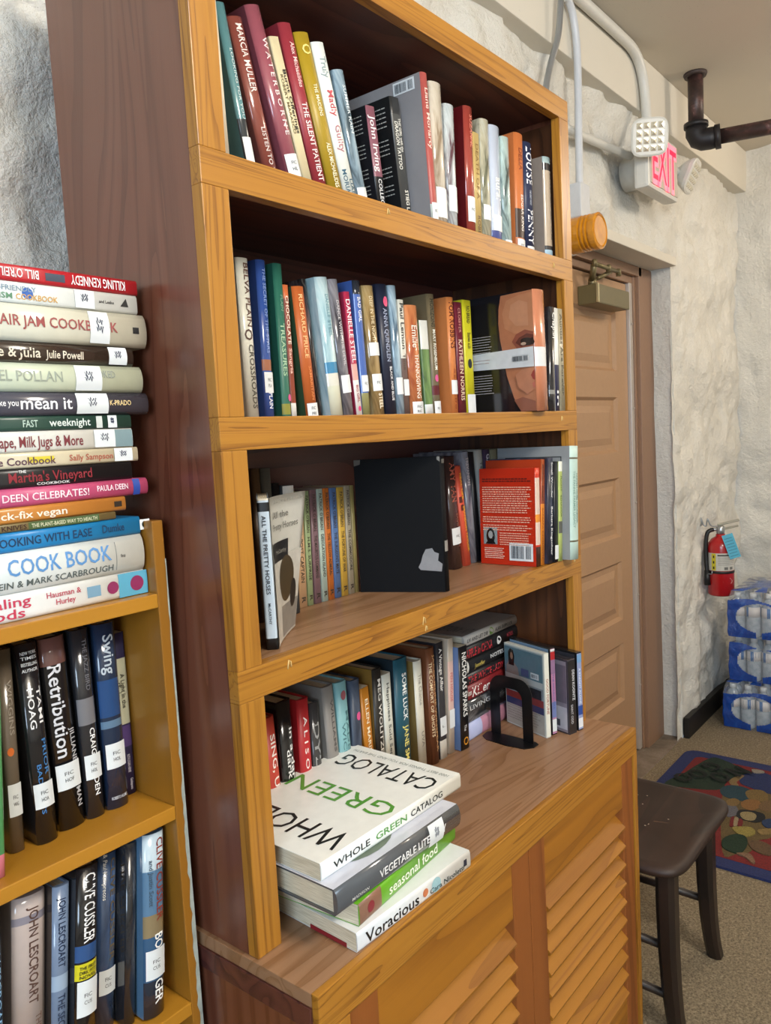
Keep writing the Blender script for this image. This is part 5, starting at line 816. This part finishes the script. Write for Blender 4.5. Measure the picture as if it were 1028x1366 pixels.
# ================================================================ wall fittings by the door
M_WHITE = plain('#d2d0c8', .38, var=.05)
M_GALV = plain('#a9adb0', .3, .75)
ex = empty('exit_sign', (2.338, .29, 2.36)); tag(ex, 'white EXIT sign with glowing red letters and two lamp heads above the door', 'exit sign')
bm = bmesh.new(); box(bm, -.152, .152, -.032, .022, -.102, .104, .012); mesh_obj('housing', bm, M_WHITE, ex)
bm = bmesh.new(); box(bm, -.140, .140, -.0345, -.0315, -.086, .090, .002); mesh_obj('face_plate', bm, plain('#c6b9ab', .4), ex)
bm = bmesh.new(); lathe(bm, [(.06, 0), (.06, .10)], (0, .012, .0), 24, axis='y'); mesh_obj('wall_mount', bm, M_WHITE, ex)
red = emis('lit_red_letters', '#e81040', 1.0); pink = emis('lit_pink_letters', '#ff7a8a', 1.1)
text_obj('exit_lettering', 'EXIT', lambda q, e: (-.122+.250*q, -.0352, e*.156+.006), pink, ex, .07)
text_obj('exit_lettering', 'EXIT', lambda q, e: (-.117+.240*q, -.0358, e*.148+.006), red, ex, .0)
M_LED = plain('#cfc6ae', .25, 0, .5, var=.25)
def lamp_head(c, aim):
    f = Vector(aim).normalized(); a = Vector((0, 0, 1)); u = a.cross(f).normalized(); v = f.cross(u)
    def P(x, y, z): return Vector(c) + u*x + v*y + f*z
    def sq(r, z, n=24, p=4): return [P(*(lambda ca, sa: (r*math.copysign(abs(ca)**(2/p), ca), r*math.copysign(abs(sa)**(2/p), sa), z))(math.cos(2*PI*i/n), math.sin(2*PI*i/n))) for i in range(n)]
    bm = bmesh.new(); R = [[bm.verts.new(q) for q in sq(r, z)] for r, z in ((.022, -.05), (.042, -.032), (.060, -.004), (.062, .008), (.056, .011))]
    for A, B in zip(R, R[1:]):
        for i in range(24): bm.faces.new((A[i], A[(i+1) % 24], B[(i+1) % 24], B[i]))
    bm.faces.new(R[0][::-1]); bm.faces.new(R[-1])
    hd = mesh_obj('lamp_head', bm, M_WHITE, ex)
    bm = bmesh.new()
    for i in range(4):
        for j in range(4):
            x, y = -.036+.024*i, -.036+.024*j
            Q = [bm.verts.new(P(x+dx, y+dy, .0112)) for dx, dy in ((-.0095, -.0095), (.0095, -.0095), (.0095, .0095), (-.0095, .0095))]; top = bm.verts.new(P(x, y, .019))
            for k in range(4): bm.faces.new((Q[k], Q[(k+1) % 4], top))
    mesh_obj('lamp_lens', bm, plain('#e0d8c2', .12, .35, .6), hd)
lamp_head((-.195, -.052, .045), (-.80, -.52, -.18)); lamp_head((.245, -.05, .012), (.10, -.90, -.42))
bm = bmesh.new(); tube(bm, [(.15, .0, .055), (.235, -.02, .012)], .012, 10); mesh_obj('lamp_arm', bm, M_WHITE, ex)

bm = bmesh.new(); tube(bm, smoothpath([(1.30, .332, 2.767), (1.836, .332, 2.767), (2.12, .332, 2.767), (2.26, .332, 2.76), (2.335, .332, 2.715), (2.366, .330, 2.62), (2.368, .325, 2.44)]), .018, 14); lathe(bm, [(.024, 0), (.024, .03)], (2.367, .327, 2.47), 14)
tag(mesh_obj('white_conduit', bm, M_WHITE), 'thick white pipe curving along the ceiling down to the EXIT sign', 'conduit')
bm = bmesh.new(); tube(bm, smoothpath([(1.684, .320, 2.742), (1.668, .322, 2.70), (1.655, .328, 2.60), (1.625, .345, 2.50), (1.605, .35, 2.42), (1.60, .352, 2.25), (1.60, .352, 1.2)]), .0095, 12)
for v in bm.verts: pass
tag(mesh_obj('metal_conduit', bm, M_GALV), 'bare silver metal conduit bending down behind the bookcase top', 'conduit')
bm = bmesh.new(); tube(bm, smoothpath([(1.722, .334, 2.735), (1.745, .334, 2.732), (1.775, .334, 2.70), (1.798, .335, 2.62), (1.806, .338, 2.50), (1.80, .338, 2.35), (1.796, .338, 2.19)]), .012, 12)
tag(mesh_obj('white_conduit', bm, plain('#c9ccd0', .35)), 'thin white pipe running straight down to the box over the amber beacon', 'conduit')
bm = bmesh.new(); tube(bm, smoothpath([(1.55, .362, 2.365), (1.80, .368, 2.376), (2.0, .366, 2.388), (2.2, .355, 2.396), (2.26, .35, 2.40)]), .014, 12)
tag(mesh_obj('white_conduit', bm, M_WHITE), 'white painted pipe running sideways from the bookcase to the EXIT sign', 'conduit')
sb = empty('beacon_light', (1.735, .30, 2.03)); tag(sb, 'amber beacon lamp with a ribbed lens under a small white box, by the door head', 'beacon light')
bm = bmesh.new(); box(bm, .028, .098, .02, .085, .065, .170, .004); mesh_obj('junction_box', bm, plain('#c9ccd0', .4), sb)
bm = bmesh.new(); lathe(bm, [(.058, .04), (.058, .09)], (.0, 0, 0), 32, axis='y'); mesh_obj('base', bm, plain('#b9b4aa', .4), sb)
m, nt, bs = nmat('amber_lens'); bs.inputs['Base Color'].default_value = hexlin('#d98a12'); bs.inputs['Roughness'].default_value = .15; bs.inputs['Transmission Weight'].default_value = .12; bs.inputs['Coat Weight'].default_value = .5
n_ = noise_n(nt, coords(nt, (1, 1, 1)), 40, 1); nt.links.new(ramp(nt, n_, [(.2, '#c47a0c'), (.8, '#e49a1c')]), bs.inputs['Base Color'])
bm = bmesh.new(); lathe(bm, [(.055, .06), (.055, .0), (.050, -.003), (.050, -.006), (.055, -.009), (.055, -.013), (.050, -.016), (.050, -.019), (.055, -.022), (.055, -.026), (.050, -.029), (.050, -.032), (.055, -.035), (.055, -.052), (.049, -.055), (.045, -.051), (.043, -.053), (.004, -.053)], (0, 0, 0), 36, axis='y')
bm.normal_update()
for f in bm.faces: f.smooth = False
mesh_obj('lens', bm, m, sb)
# dark iron pipe
pp = empty('iron_pipe', (2.70, .2527, 2.54)); tag(pp, 'dark rusty iron pipe dropping from the ceiling with an elbow to the right', 'pipe')
def rust():
    m, nt, bs = nmat('flaking_brown_iron'); v = coords(nt)
    n = noise_n(nt, v, 16, 5, .65, .5); nt.links.new(ramp(nt, n, [(.3, '#241a18'), (.52, '#3c2a26'), (.62, '#5a3c38'), (.70, '#9a857c')]), bs.inputs['Base Color'])
    bs.inputs['Roughness'].default_value = .45; bump(nt, bs, n, .4, .006); return m
M_RUST = rust()
bm = bmesh.new(); tube(bm, [(0, 0, .05), (0, 0, .25)], .029, 20); mesh_obj('drop_pipe', bm, M_RUST, pp)
bm = bmesh.new(); lathe(bm, [(.04, .236), (.044, .244), (.044, .2498)], (0, 0, 0), 20); mesh_obj('ceiling_collar', bm, plain('#3a2c28', .6), pp)
bm = bmesh.new(); tube(bm, [(.0, 0, .055), (0, 0, .02), (.003, -.008, .004), (.006, -.024, -.005), (.012, -.050, -.006), (.019, -.078, -.004)], [.040, .040, .041, .041, .041, .040], 18); tube(bm, [(0, 0, .045), (0, 0, .062)], .046, 18); tube(bm, [(.017, -.066, -.005), (.022, -.086, -.004)], .046, 18); mesh_obj('elbow', bm, plain('#191619', .5), pp)
bm = bmesh.new(); dr = Vector((.26, -.966, 0.0)).normalized(); tube(bm, [Vector((.006, -.02, -.005)) + dr*q for q in (.05, .3, .6, 1.2)], .028, 20); mesh_obj('run_pipe', bm, M_RUST, pp)

# ---------------------------------------------------------------- fire extinguisher
fe = empty('fire_extinguisher', (3.20, .322, .607), (0, 0, math.radians(-74))); tag(fe, 'red fire extinguisher with a blue tag hanging on the white stone wall', 'fire extinguisher')
M_RED = plain('#b01218', .3, 0, .4)
bm = bmesh.new(); lathe(bm, [(.052, 0), (.058, .006), (.058, .232), (.054, .25), (.040, .268), (.022, .278), (.020, .290)], (0, 0, 0), 32); mesh_obj('cylinder', bm, M_RED, fe)
bm = bmesh.new(); n = 20; arc = lambda r, a0, a1, z0, z1, mi: [setattr(bm.faces.new([bm.verts.new((r*math.sin(a), -r*math.cos(a), z)) for a, z in ((p, z0), (q, z0), (q, z1), (p, z1))]), 'material_index', mi) for p, q in [(a0+(a1-a0)*i/n, a0+(a1-a0)*(i+1)/n) for i in range(n)]]
arc(.0584, -2.3, 1.5, .122, .205, 0); arc(.0587, -.75, -.38, .124, .203, 1); arc(.0587, -.25, .95, .192, .198, 2)
for k in range(3): arc(.0589, -.62, -.5, .130+.026*k, .142+.026*k, 2)
for k in range(5): arc(.0587, -.22, 1.2, .150+.008*k, .1515+.008*k, 3)
for a in (.25, .7): arc(.0587, a, a+.3, .127, .140, 3)
lab = mesh_obj('label', bm, [plain('#c9c6bc', .4), plain('#cfc02c', .4), plain('#1c1c1c', .5), plain('#6a6a66', .5)], fe)
bm = bmesh.new(); n = 4; pv = [bm.verts.new((.0586*math.sin(a), -.0586*math.cos(a), z)) for a, z in ((.15, .070), (.75, .088), (1.0, .072), (.8, .060))]; bm.faces.new(pv); mesh_obj('warning_mark', bm, plain('#d8ccc0', .4), fe)
bm = bmesh.new(); tube(bm, [(0, 0, .108), (0, 0, .120)], .0592, 32); mesh_obj('strap', bm, plain('#141416', .5), fe)
bm = bmesh.new(); lathe(bm, [(.016, .288), (.020, .30), (.020, .322), (.012, .33)], (0, 0, 0), 16); tube(bm, [(.0, 0, .31), (-.045, -.012, .313)], .008, 8); mesh_obj('valve', bm, M_GALV, fe)
bm = bmesh.new(); box(bm, -.012, .085, -.011, .011, .330, .340, .003); box(bm, .01, .075, -.010, .010, .306, .314, .003)
bmesh.ops.rotate(bm, verts=bm.verts, cent=(0, 0, .33), matrix=Matrix.Rotation(-.25, 3, 'Y')); mesh_obj('handle', bm, plain('#a49c88', .35, .6), fe)
bm = bmesh.new(); tube(bm, smoothpath([(-.03, -.012, .312), (-.055, -.02, .30), (-.064, -.022, .25), (-.064, -.022, .18), (-.060, -.026, .10)]), .0095, 10); tube(bm, [(-.060, -.026, .12), (-.058, -.028, .05)], [.013, .016], 10); mesh_obj('hose', bm, plain('#141416', .45), fe)
bm = bmesh.new(); tube(bm, [(-.066, -.03, .105), (-.040, -.046, .105), (-.038, -.048, .12)], .003, 6); tube(bm, smoothpath([(-.088, .03, .33), (-.082, -.01, .335), (-.084, -.012, .368), (-.074, -.01, .335), (-.062, -.01, .33), (-.055, -.012, .362), (-.04, -.01, .33), (.0, 0, .325)]), .0035, 8); mesh_obj('wire_bracket', bm, M_GALV, fe)
bm = bmesh.new(); box(bm, 0, .048, -.001, .001, -.115, 0, 0); bmesh.ops.rotate(bm, verts=bm.verts, cent=(0, 0, 0), matrix=Matrix.Rotation(-.32, 3, 'Y')); bmesh.ops.translate(bm, verts=bm.verts, vec=(.004, -.064, .288)); tg = mesh_obj('tag', bm, plain('#58b4d0', .6), fe)
tl = text_lines('tag_print', lambda a, z: tuple(Matrix.Rotation(-.32, 3, 'Y') @ Vector((a, -.0016, z)) + Vector((.004, -.064, .288))), .006, .044, [-.02-.014*i for i in range(7)], .005, plain('#2c5a70', .6), tg, .5, 2)

# ---------------------------------------------------------------- shrink-wrapped water bottles
m, nt, bs = nmat('clear_bottle_plastic'); bs.inputs['Roughness'].default_value = .12; bs.inputs['Alpha'].default_value = .55
nt.links.new(ramp(nt, noise_n(nt, coords(nt), 40, 2), [(.3, '#aebcc4'), (.7, '#d4dde2')]), bs.inputs['Base Color']); M_PET = m
m, nt, bs = nmat('clear_shrink_film'); bs.inputs['Roughness'].default_value = .10; bs.inputs['Alpha'].default_value = .16; bs.inputs['Coat Weight'].default_value = .6
n_ = noise_n(nt, coords(nt, (1, 1, .6)), 22, 4, .7, 1.5); nt.links.new(ramp(nt, n_, [(.3, '#c6ccd6'), (.7, '#e6eaf0')]), bs.inputs['Base Color']); bump(nt, bs, n_, .8, .02); M_FILM = m
m, nt, bs = nmat('printed_blue_film'); bs.inputs['Roughness'].default_value = .18; bs.inputs['Coat Weight'].default_value = .5; bs.inputs['Alpha'].default_value = .93
n_ = noise_n(nt, coords(nt, (1, 1, .6)), 18, 4, .7, 1.2); nt.links.new(ramp(nt, n_, [(.25, '#0c337e'), (.55, '#12469c'), (.85, '#2f62ae')]), bs.inputs['Base Color']); bump(nt, bs, n_, .7, .02); M_BLUE = m
bm = bmesh.new(); lathe(bm, [(.026, 0), (.031, .006), (.031, .10), (.029, .105), (.031, .112), (.031, .135), (.022, .165), (.012, .178), (.012, .186)], n=14); bottle_me = bpy.data.meshes.new('bottle'); bmesh.ops.recalc_face_normals(bm, faces=bm.faces); bm.to_mesh(bottle_me); bm.free(); bottle_me.materials.append(M_PET)
bm = bmesh.new(); lathe(bm, [(.0145, .180), (.0145, .199), (.0125, .201)], n=14); cap_me = bpy.data.meshes.new('cap'); bmesh.ops.recalc_face_normals(bm, faces=bm.faces); bm.to_mesh(cap_me); bm.free(); cap_me.materials.append(plain('#d8dcdc', .4))
bm = bmesh.new(); lathe(bm, [(.0315, .095), (.0315, .14)], n=14)
lab_me = bpy.data.meshes.new('bottle_label'); bm.to_mesh(lab_me); bm.free(); lab_me.materials.append(plain('#d8d4d0', .45)); lab_me.materials.append(plain('#2c6aa8', .45))
for i, p in enumerate(lab_me.polygons): p.material_index = 1 if i % 5 == 0 else 0
def water_case(label, x, y, z, nx, ny, seed, sag=0):
    r = empty('water_case', (x, y, z)); tag(r, label, 'case of water bottles', 'stack of wrapped water bottle cases'); rn = random.Random(seed)
    dx = .066; X1, Y1 = nx*dx, ny*dx
    for i in range(nx):
        for j in range(ny):
            if 0 < i < nx-1 and 0 < j < ny-1 and i > 1: continue
            b = link('bottle', bottle_me, r); b.location = (.034+i*dx, -.034-j*dx, .002)
            c = link('bottle_cap', cap_me, b); l = link('bottle_label', lab_me, b); l.rotation_euler.z = rn.random()*6
    # film: a rounded box with crumpled sides; the blue print leaves an oval window on each end
    nu = 40; hgt = .203
    def P(u, v):        # u around the perimeter 0..1, v 0..1 up
        per = 2*(X1+Y1); s = (u % 1)*per
        if s < Y1: q = (0, -s)
        elif s < Y1+X1: q = (s-Y1, -Y1)
        elif s < 2*Y1+X1: q = (X1, -(2*Y1+X1-s))
        else: q = (per-s, 0)
        cx, cy = X1/2, -Y1/2; k = 1.015 - .09*max(0, (v-.72)/.28)**1.5 - .02*max(0, (.1-v)/.1)
        w = noise.noise(Vector((q[0]*14+seed, q[1]*14, v*5)))*.006
        xx, yy = cx+(q[0]-cx)*k, cy+(q[1]-cy)*k
        n = Vector((xx-cx, yy-cy, 0)).normalized()
        return Vector((xx, yy, .001+v*(hgt+.008))) + n*w
    NU, NV = 220, 64; bm = bmesh.new()
    G = [[bm.verts.new(P(i/NU, j/NV)) for j in range(NV+1)] for i in range(NU)]
    top = []
    for i in range(NU):
        for j in range(NV):
            v = (j+.5)/NV; s = ((i+.5)/NU)*2*(X1+Y1)
            if s < Y1: a = (s/Y1-.5)*2
            elif s < Y1+X1: a = ((s-Y1)/X1-.5)*2
            elif s < 2*Y1+X1: a = ((s-Y1-X1)/Y1-.5)*2
            else: a = ((s-2*Y1-X1)/X1-.5)*2
            win = (a/.74)**2 + ((v-.45)/.31)**2 < 1; strip = abs(a) < .11 and v < .3; clear_top = v > .80 + .05*math.sin(a*3+seed)
            f = bm.faces.new((G[i][j], G[(i+1) % NU][j], G[(i+1) % NU][j+1], G[i][j+1])); f.smooth = True
            f.material_index = 0 if (win or strip or clear_top) else 1
    cen = bm.verts.new((X1/2, -Y1/2, hgt+.018)); ring = [G[i][NV] for i in range(NU)]
    mid = [bm.verts.new((Vector((X1/2, -Y1/2, hgt+.016)) + (g.co-Vector((X1/2, -Y1/2, hgt)))*.5) * 1) for g in ring]
    for m_ in mid: m_.co.z = hgt+.012+.006*noise.noise(m_.co*30)
    for i in range(NU):
        f = bm.faces.new((ring[i], ring[(i+1) % NU], mid[(i+1) % NU], mid[i])); f.material_index = 0 if (i//9) % 2 else 1; f.smooth = True
        f = bm.faces.new((mid[i], mid[(i+1) % NU], cen)); f.material_index = 1; f.smooth = True
    mesh_obj('plastic_wrap', bm, [M_FILM, M_BLUE], r)
    return r
water_case('blue-wrapped case of water bottles standing on the floor, bottom of the stack', 3.10, .29, .002, 6, 4, 1)
water_case('blue-wrapped case of water bottles in the middle of the stack', 3.13, .27, .222, 6, 4, 4)
water_case('blue-wrapped case of water bottles on top of the stack, below the fire extinguisher', 3.075, .258, .442, 6, 4, 9)

# ---------------------------------------------------------------- stool
st = empty('wooden_stool', (1.25, .0, 0)); tag(st, 'dark brown wooden stool with a scooped seat, beside the cabinet', 'stool')
bm = bmesh.new(); cx, cy, a_, b_ = 0, .01, .218, .205
NR, NA = 14, 64
def seat(rn_, an, top):
    c, s = math.cos(an), math.sin(an); p = 8
    x = a_*rn_*math.copysign(abs(c)**(2/p), c); y = cy + b_*rn_*math.copysign(abs(s)**(2/p), s)
    if top:
        dish = -.012*(1-(min(1, rn_*1.02))**3)
        if y < -.02: dish += .010*max(0, 1-abs(x)/.05)*min(1, (-.02-y)/.12)*(1 if rn_ < .99 else .8)
        z = .438 + dish - (.006 if rn_ > .97 else 0)
    else: z = .405 + (.004 if rn_ > .9 else 0)
    return (x, y, z)
T = [[bm.verts.new(seat(i/NR, 2*PI*k/NA, True)) for k in range(NA)] for i in range(1, NR+1)]; c0 = bm.verts.new((0, cy, .427))
Bq = [bm.verts.new(seat(.96, 2*PI*k/NA, False)) for k in range(NA)]; Mq = [bm.verts.new((seat(1.012, 2*PI*k/NA, True)[0], seat(1.012, 2*PI*k/NA, True)[1], .42)) for k in range(NA)]
for k in range(NA):
    k2 = (k+1) % NA; bm.faces.new((c0, T[0][k], T[0][k2])).smooth = True
    for A, B in list(zip(T, T[1:])) + [(T[-1], Mq), (Mq, Bq)]: bm.faces.new((A[k], B[k], B[k2], A[k2])).smooth = True
bm.faces.new(Bq[::-1]); mesh_obj('seat', bm, M_STOOL, st)
def leg(x, y, sx, sy):
    bm = bmesh.new(); rings = []
    for z, k, o in ((.407, 1.0, 0), (.33, 1.0, .0), (.22, .96, .003), (.12, .9, .010), (.05, .84, .020), (0.0, .82, .032)):
        w, dpt = .024*k, .022*k; px, py = x+sx*o, y+sy*o*.4
        rings.append([bm.verts.new((px+qx*w, py+qy*dpt, z)) for qx, qy in ((-1, -.5), (-.6, -1), (.6, -1), (1, -.5), (1, .5), (.6, 1), (-.6, 1), (-1, .5))])
    for A, B in zip(rings, rings[1:]):
        for k in range(8): bm.faces.new((A[k], A[(k+1) % 8], B[(k+1) % 8], B[k]))
    bm.faces.new(rings[0]); bm.faces.new(rings[-1][::-1]); mesh_obj('leg', bm, M_STOOLZ, st)
for x, y in ((-.165, -.150), (.150, -.140), (-.155, .165), (.155, .165)): leg(x, y, 1 if x > 0 else .6, -1 if y < 0 else 1)
for z, p, q in ((.168, (.155, -.135), (.155, .165)), (.22, (-.165, -.14), (-.155, .16)), (.10, (-.165, -.14), (-.155, .16)), (.26, (-.155, .16), (.155, .16))):
    bm = bmesh.new(); tube(bm, [(p[0], p[1], z), (q[0], q[1], z)], .010, 10); mesh_obj('stretcher', bm, M_STOOLZ, st)
bm = bmesh.new(); rn = random.Random(8)
for i in range(11):
    x, y = rn.uniform(-.05, .12), rn.uniform(-.12, .12); disc(bm, lambda a, b: (x+a, y+b, .4385), rn.uniform(.0012, .003), rn.uniform(.0012, .0025), 8)
mesh_obj('paint_specks', bm, plain('#c8bca8', .6), st)

bm = bmesh.new(); tube(bm, smoothpath([(.012, -.182, .4335), (.011, -.15, .436), (.006, -.10, .4325), (.002, -.06, .4292)]), [.0016]*18+[.0012], 6); mesh_obj('worn_ridge', bm, plain('#6a4c38', .6), st)

# ---------------------------------------------------------------- rug
rg = empty('rug', (2.30, -.3, .0)); tag(rg, "children's rug with blue border and colourful figures on the carpet", 'rug')
def rugmat(c):
    m, nt, bs = nmat('rug_pile_' + c.strip('#')); v = coords(nt); n = noise_n(nt, v, 240, 3, .7)
    nt.links.new(mix(nt, mth(nt, 'MULTIPLY', n, 1.05), c, '#0c0c0e'), bs.inputs['Base Color']); bs.inputs['Roughness'].default_value = .95; bump(nt, bs, n, .7, .004); return m
RM = {}
def rm(c):
    if c not in RM: RM[c] = rugmat(c)
    return RM[c]
def rrect(x0, x1, y0, y1, r, n=6):
    out = []
    for cx_, cy_, a0 in ((x1-r, y1-r, 0), (x0+r, y1-r, PI/2), (x0+r, y0+r, PI), (x1-r, y0+r, 1.5*PI)):
        out += [(cx_+r*math.cos(a0+PI/2*i/n), cy_+r*math.sin(a0+PI/2*i/n)) for i in range(n+1)]
    return out
def slab(name, pts, z0, z1, mat):
    bm = bmesh.new(); a = [bm.verts.new((x-2.30, y+.3, z0)) for x, y in pts]; b = [bm.verts.new((x-2.30, y+.3, z1)) for x, y in pts]
    bm.faces.new(b); bm.faces.new(a[::-1])
    for i in range(len(pts)): bm.faces.new((a[i], a[(i+1) % len(pts)], b[(i+1) % len(pts)], b[i]))
    bmesh.ops.triangulate(bm, faces=[f for f in bm.faces if len(f.verts) > 4]); return mesh_obj(name, bm, mat, rg)
RX0, RX1, RY0, RY1 = 1.865, 2.735, -.98, .338
slab('border', rrect(RX0, RX1, RY0, RY1, .05), 0.0005, .009, rm('#2c3a78'))
slab('field', rrect(RX0+.055, RX1-.06, RY0+.055, RY1-.055, .03), .005, .0102, rm('#94201e'))
RUGALL = list(RUGART) + [(n_, c_, [(x, y-.46) for x, y in p_]) for n_, c_, p_ in RUGART[1:] if min(y for x, y in p_) > -.45]
for i, (nm, c, pts) in enumerate(RUGALL):
    pts = [(min(max(x, RX0+.03), RX1-.03), min(max(y, RY0+.03), RY1-.03)) for x, y in pts]
    pts = [tuple(v)[:2] for k in range(len(pts)) for v in (lambda a, b, c, d: [.5*((2*b)+(c-a)*q+(2*a-5*b+4*c-d)*q*q+(3*b-a-3*c+d)*q**3) for q in (0, .25, .5, .75)])(*[Vector((*pts[(k+o) % len(pts)], 0)) for o in (-1, 0, 1, 2)])]
    slab('figure_patch', pts, .006, .0108 + .0002*i, rm(c))
ink = rm('#0a140c')
for s, x, y, sz, rot in (('OO', 2.455, .235, .075, 2.6), ('G', 2.585, .19, .075, 2.6), ('O', 2.50, .135, .085, 2.6), ('N', 2.59, .09, .085, 2.6)):
    ca, sa = math.cos(rot), math.sin(rot); ln = sz*(1.9 if len(s) > 1 else .85)
    text_obj('rug_lettering', s, lambda q, e: (x-2.30 + ca*(q-.5)*ln - sa*e*sz, y+.3 + sa*(q-.5)*ln + ca*e*sz, .0198), ink, rg, .02)

bpy.data.objects.remove(_fo)
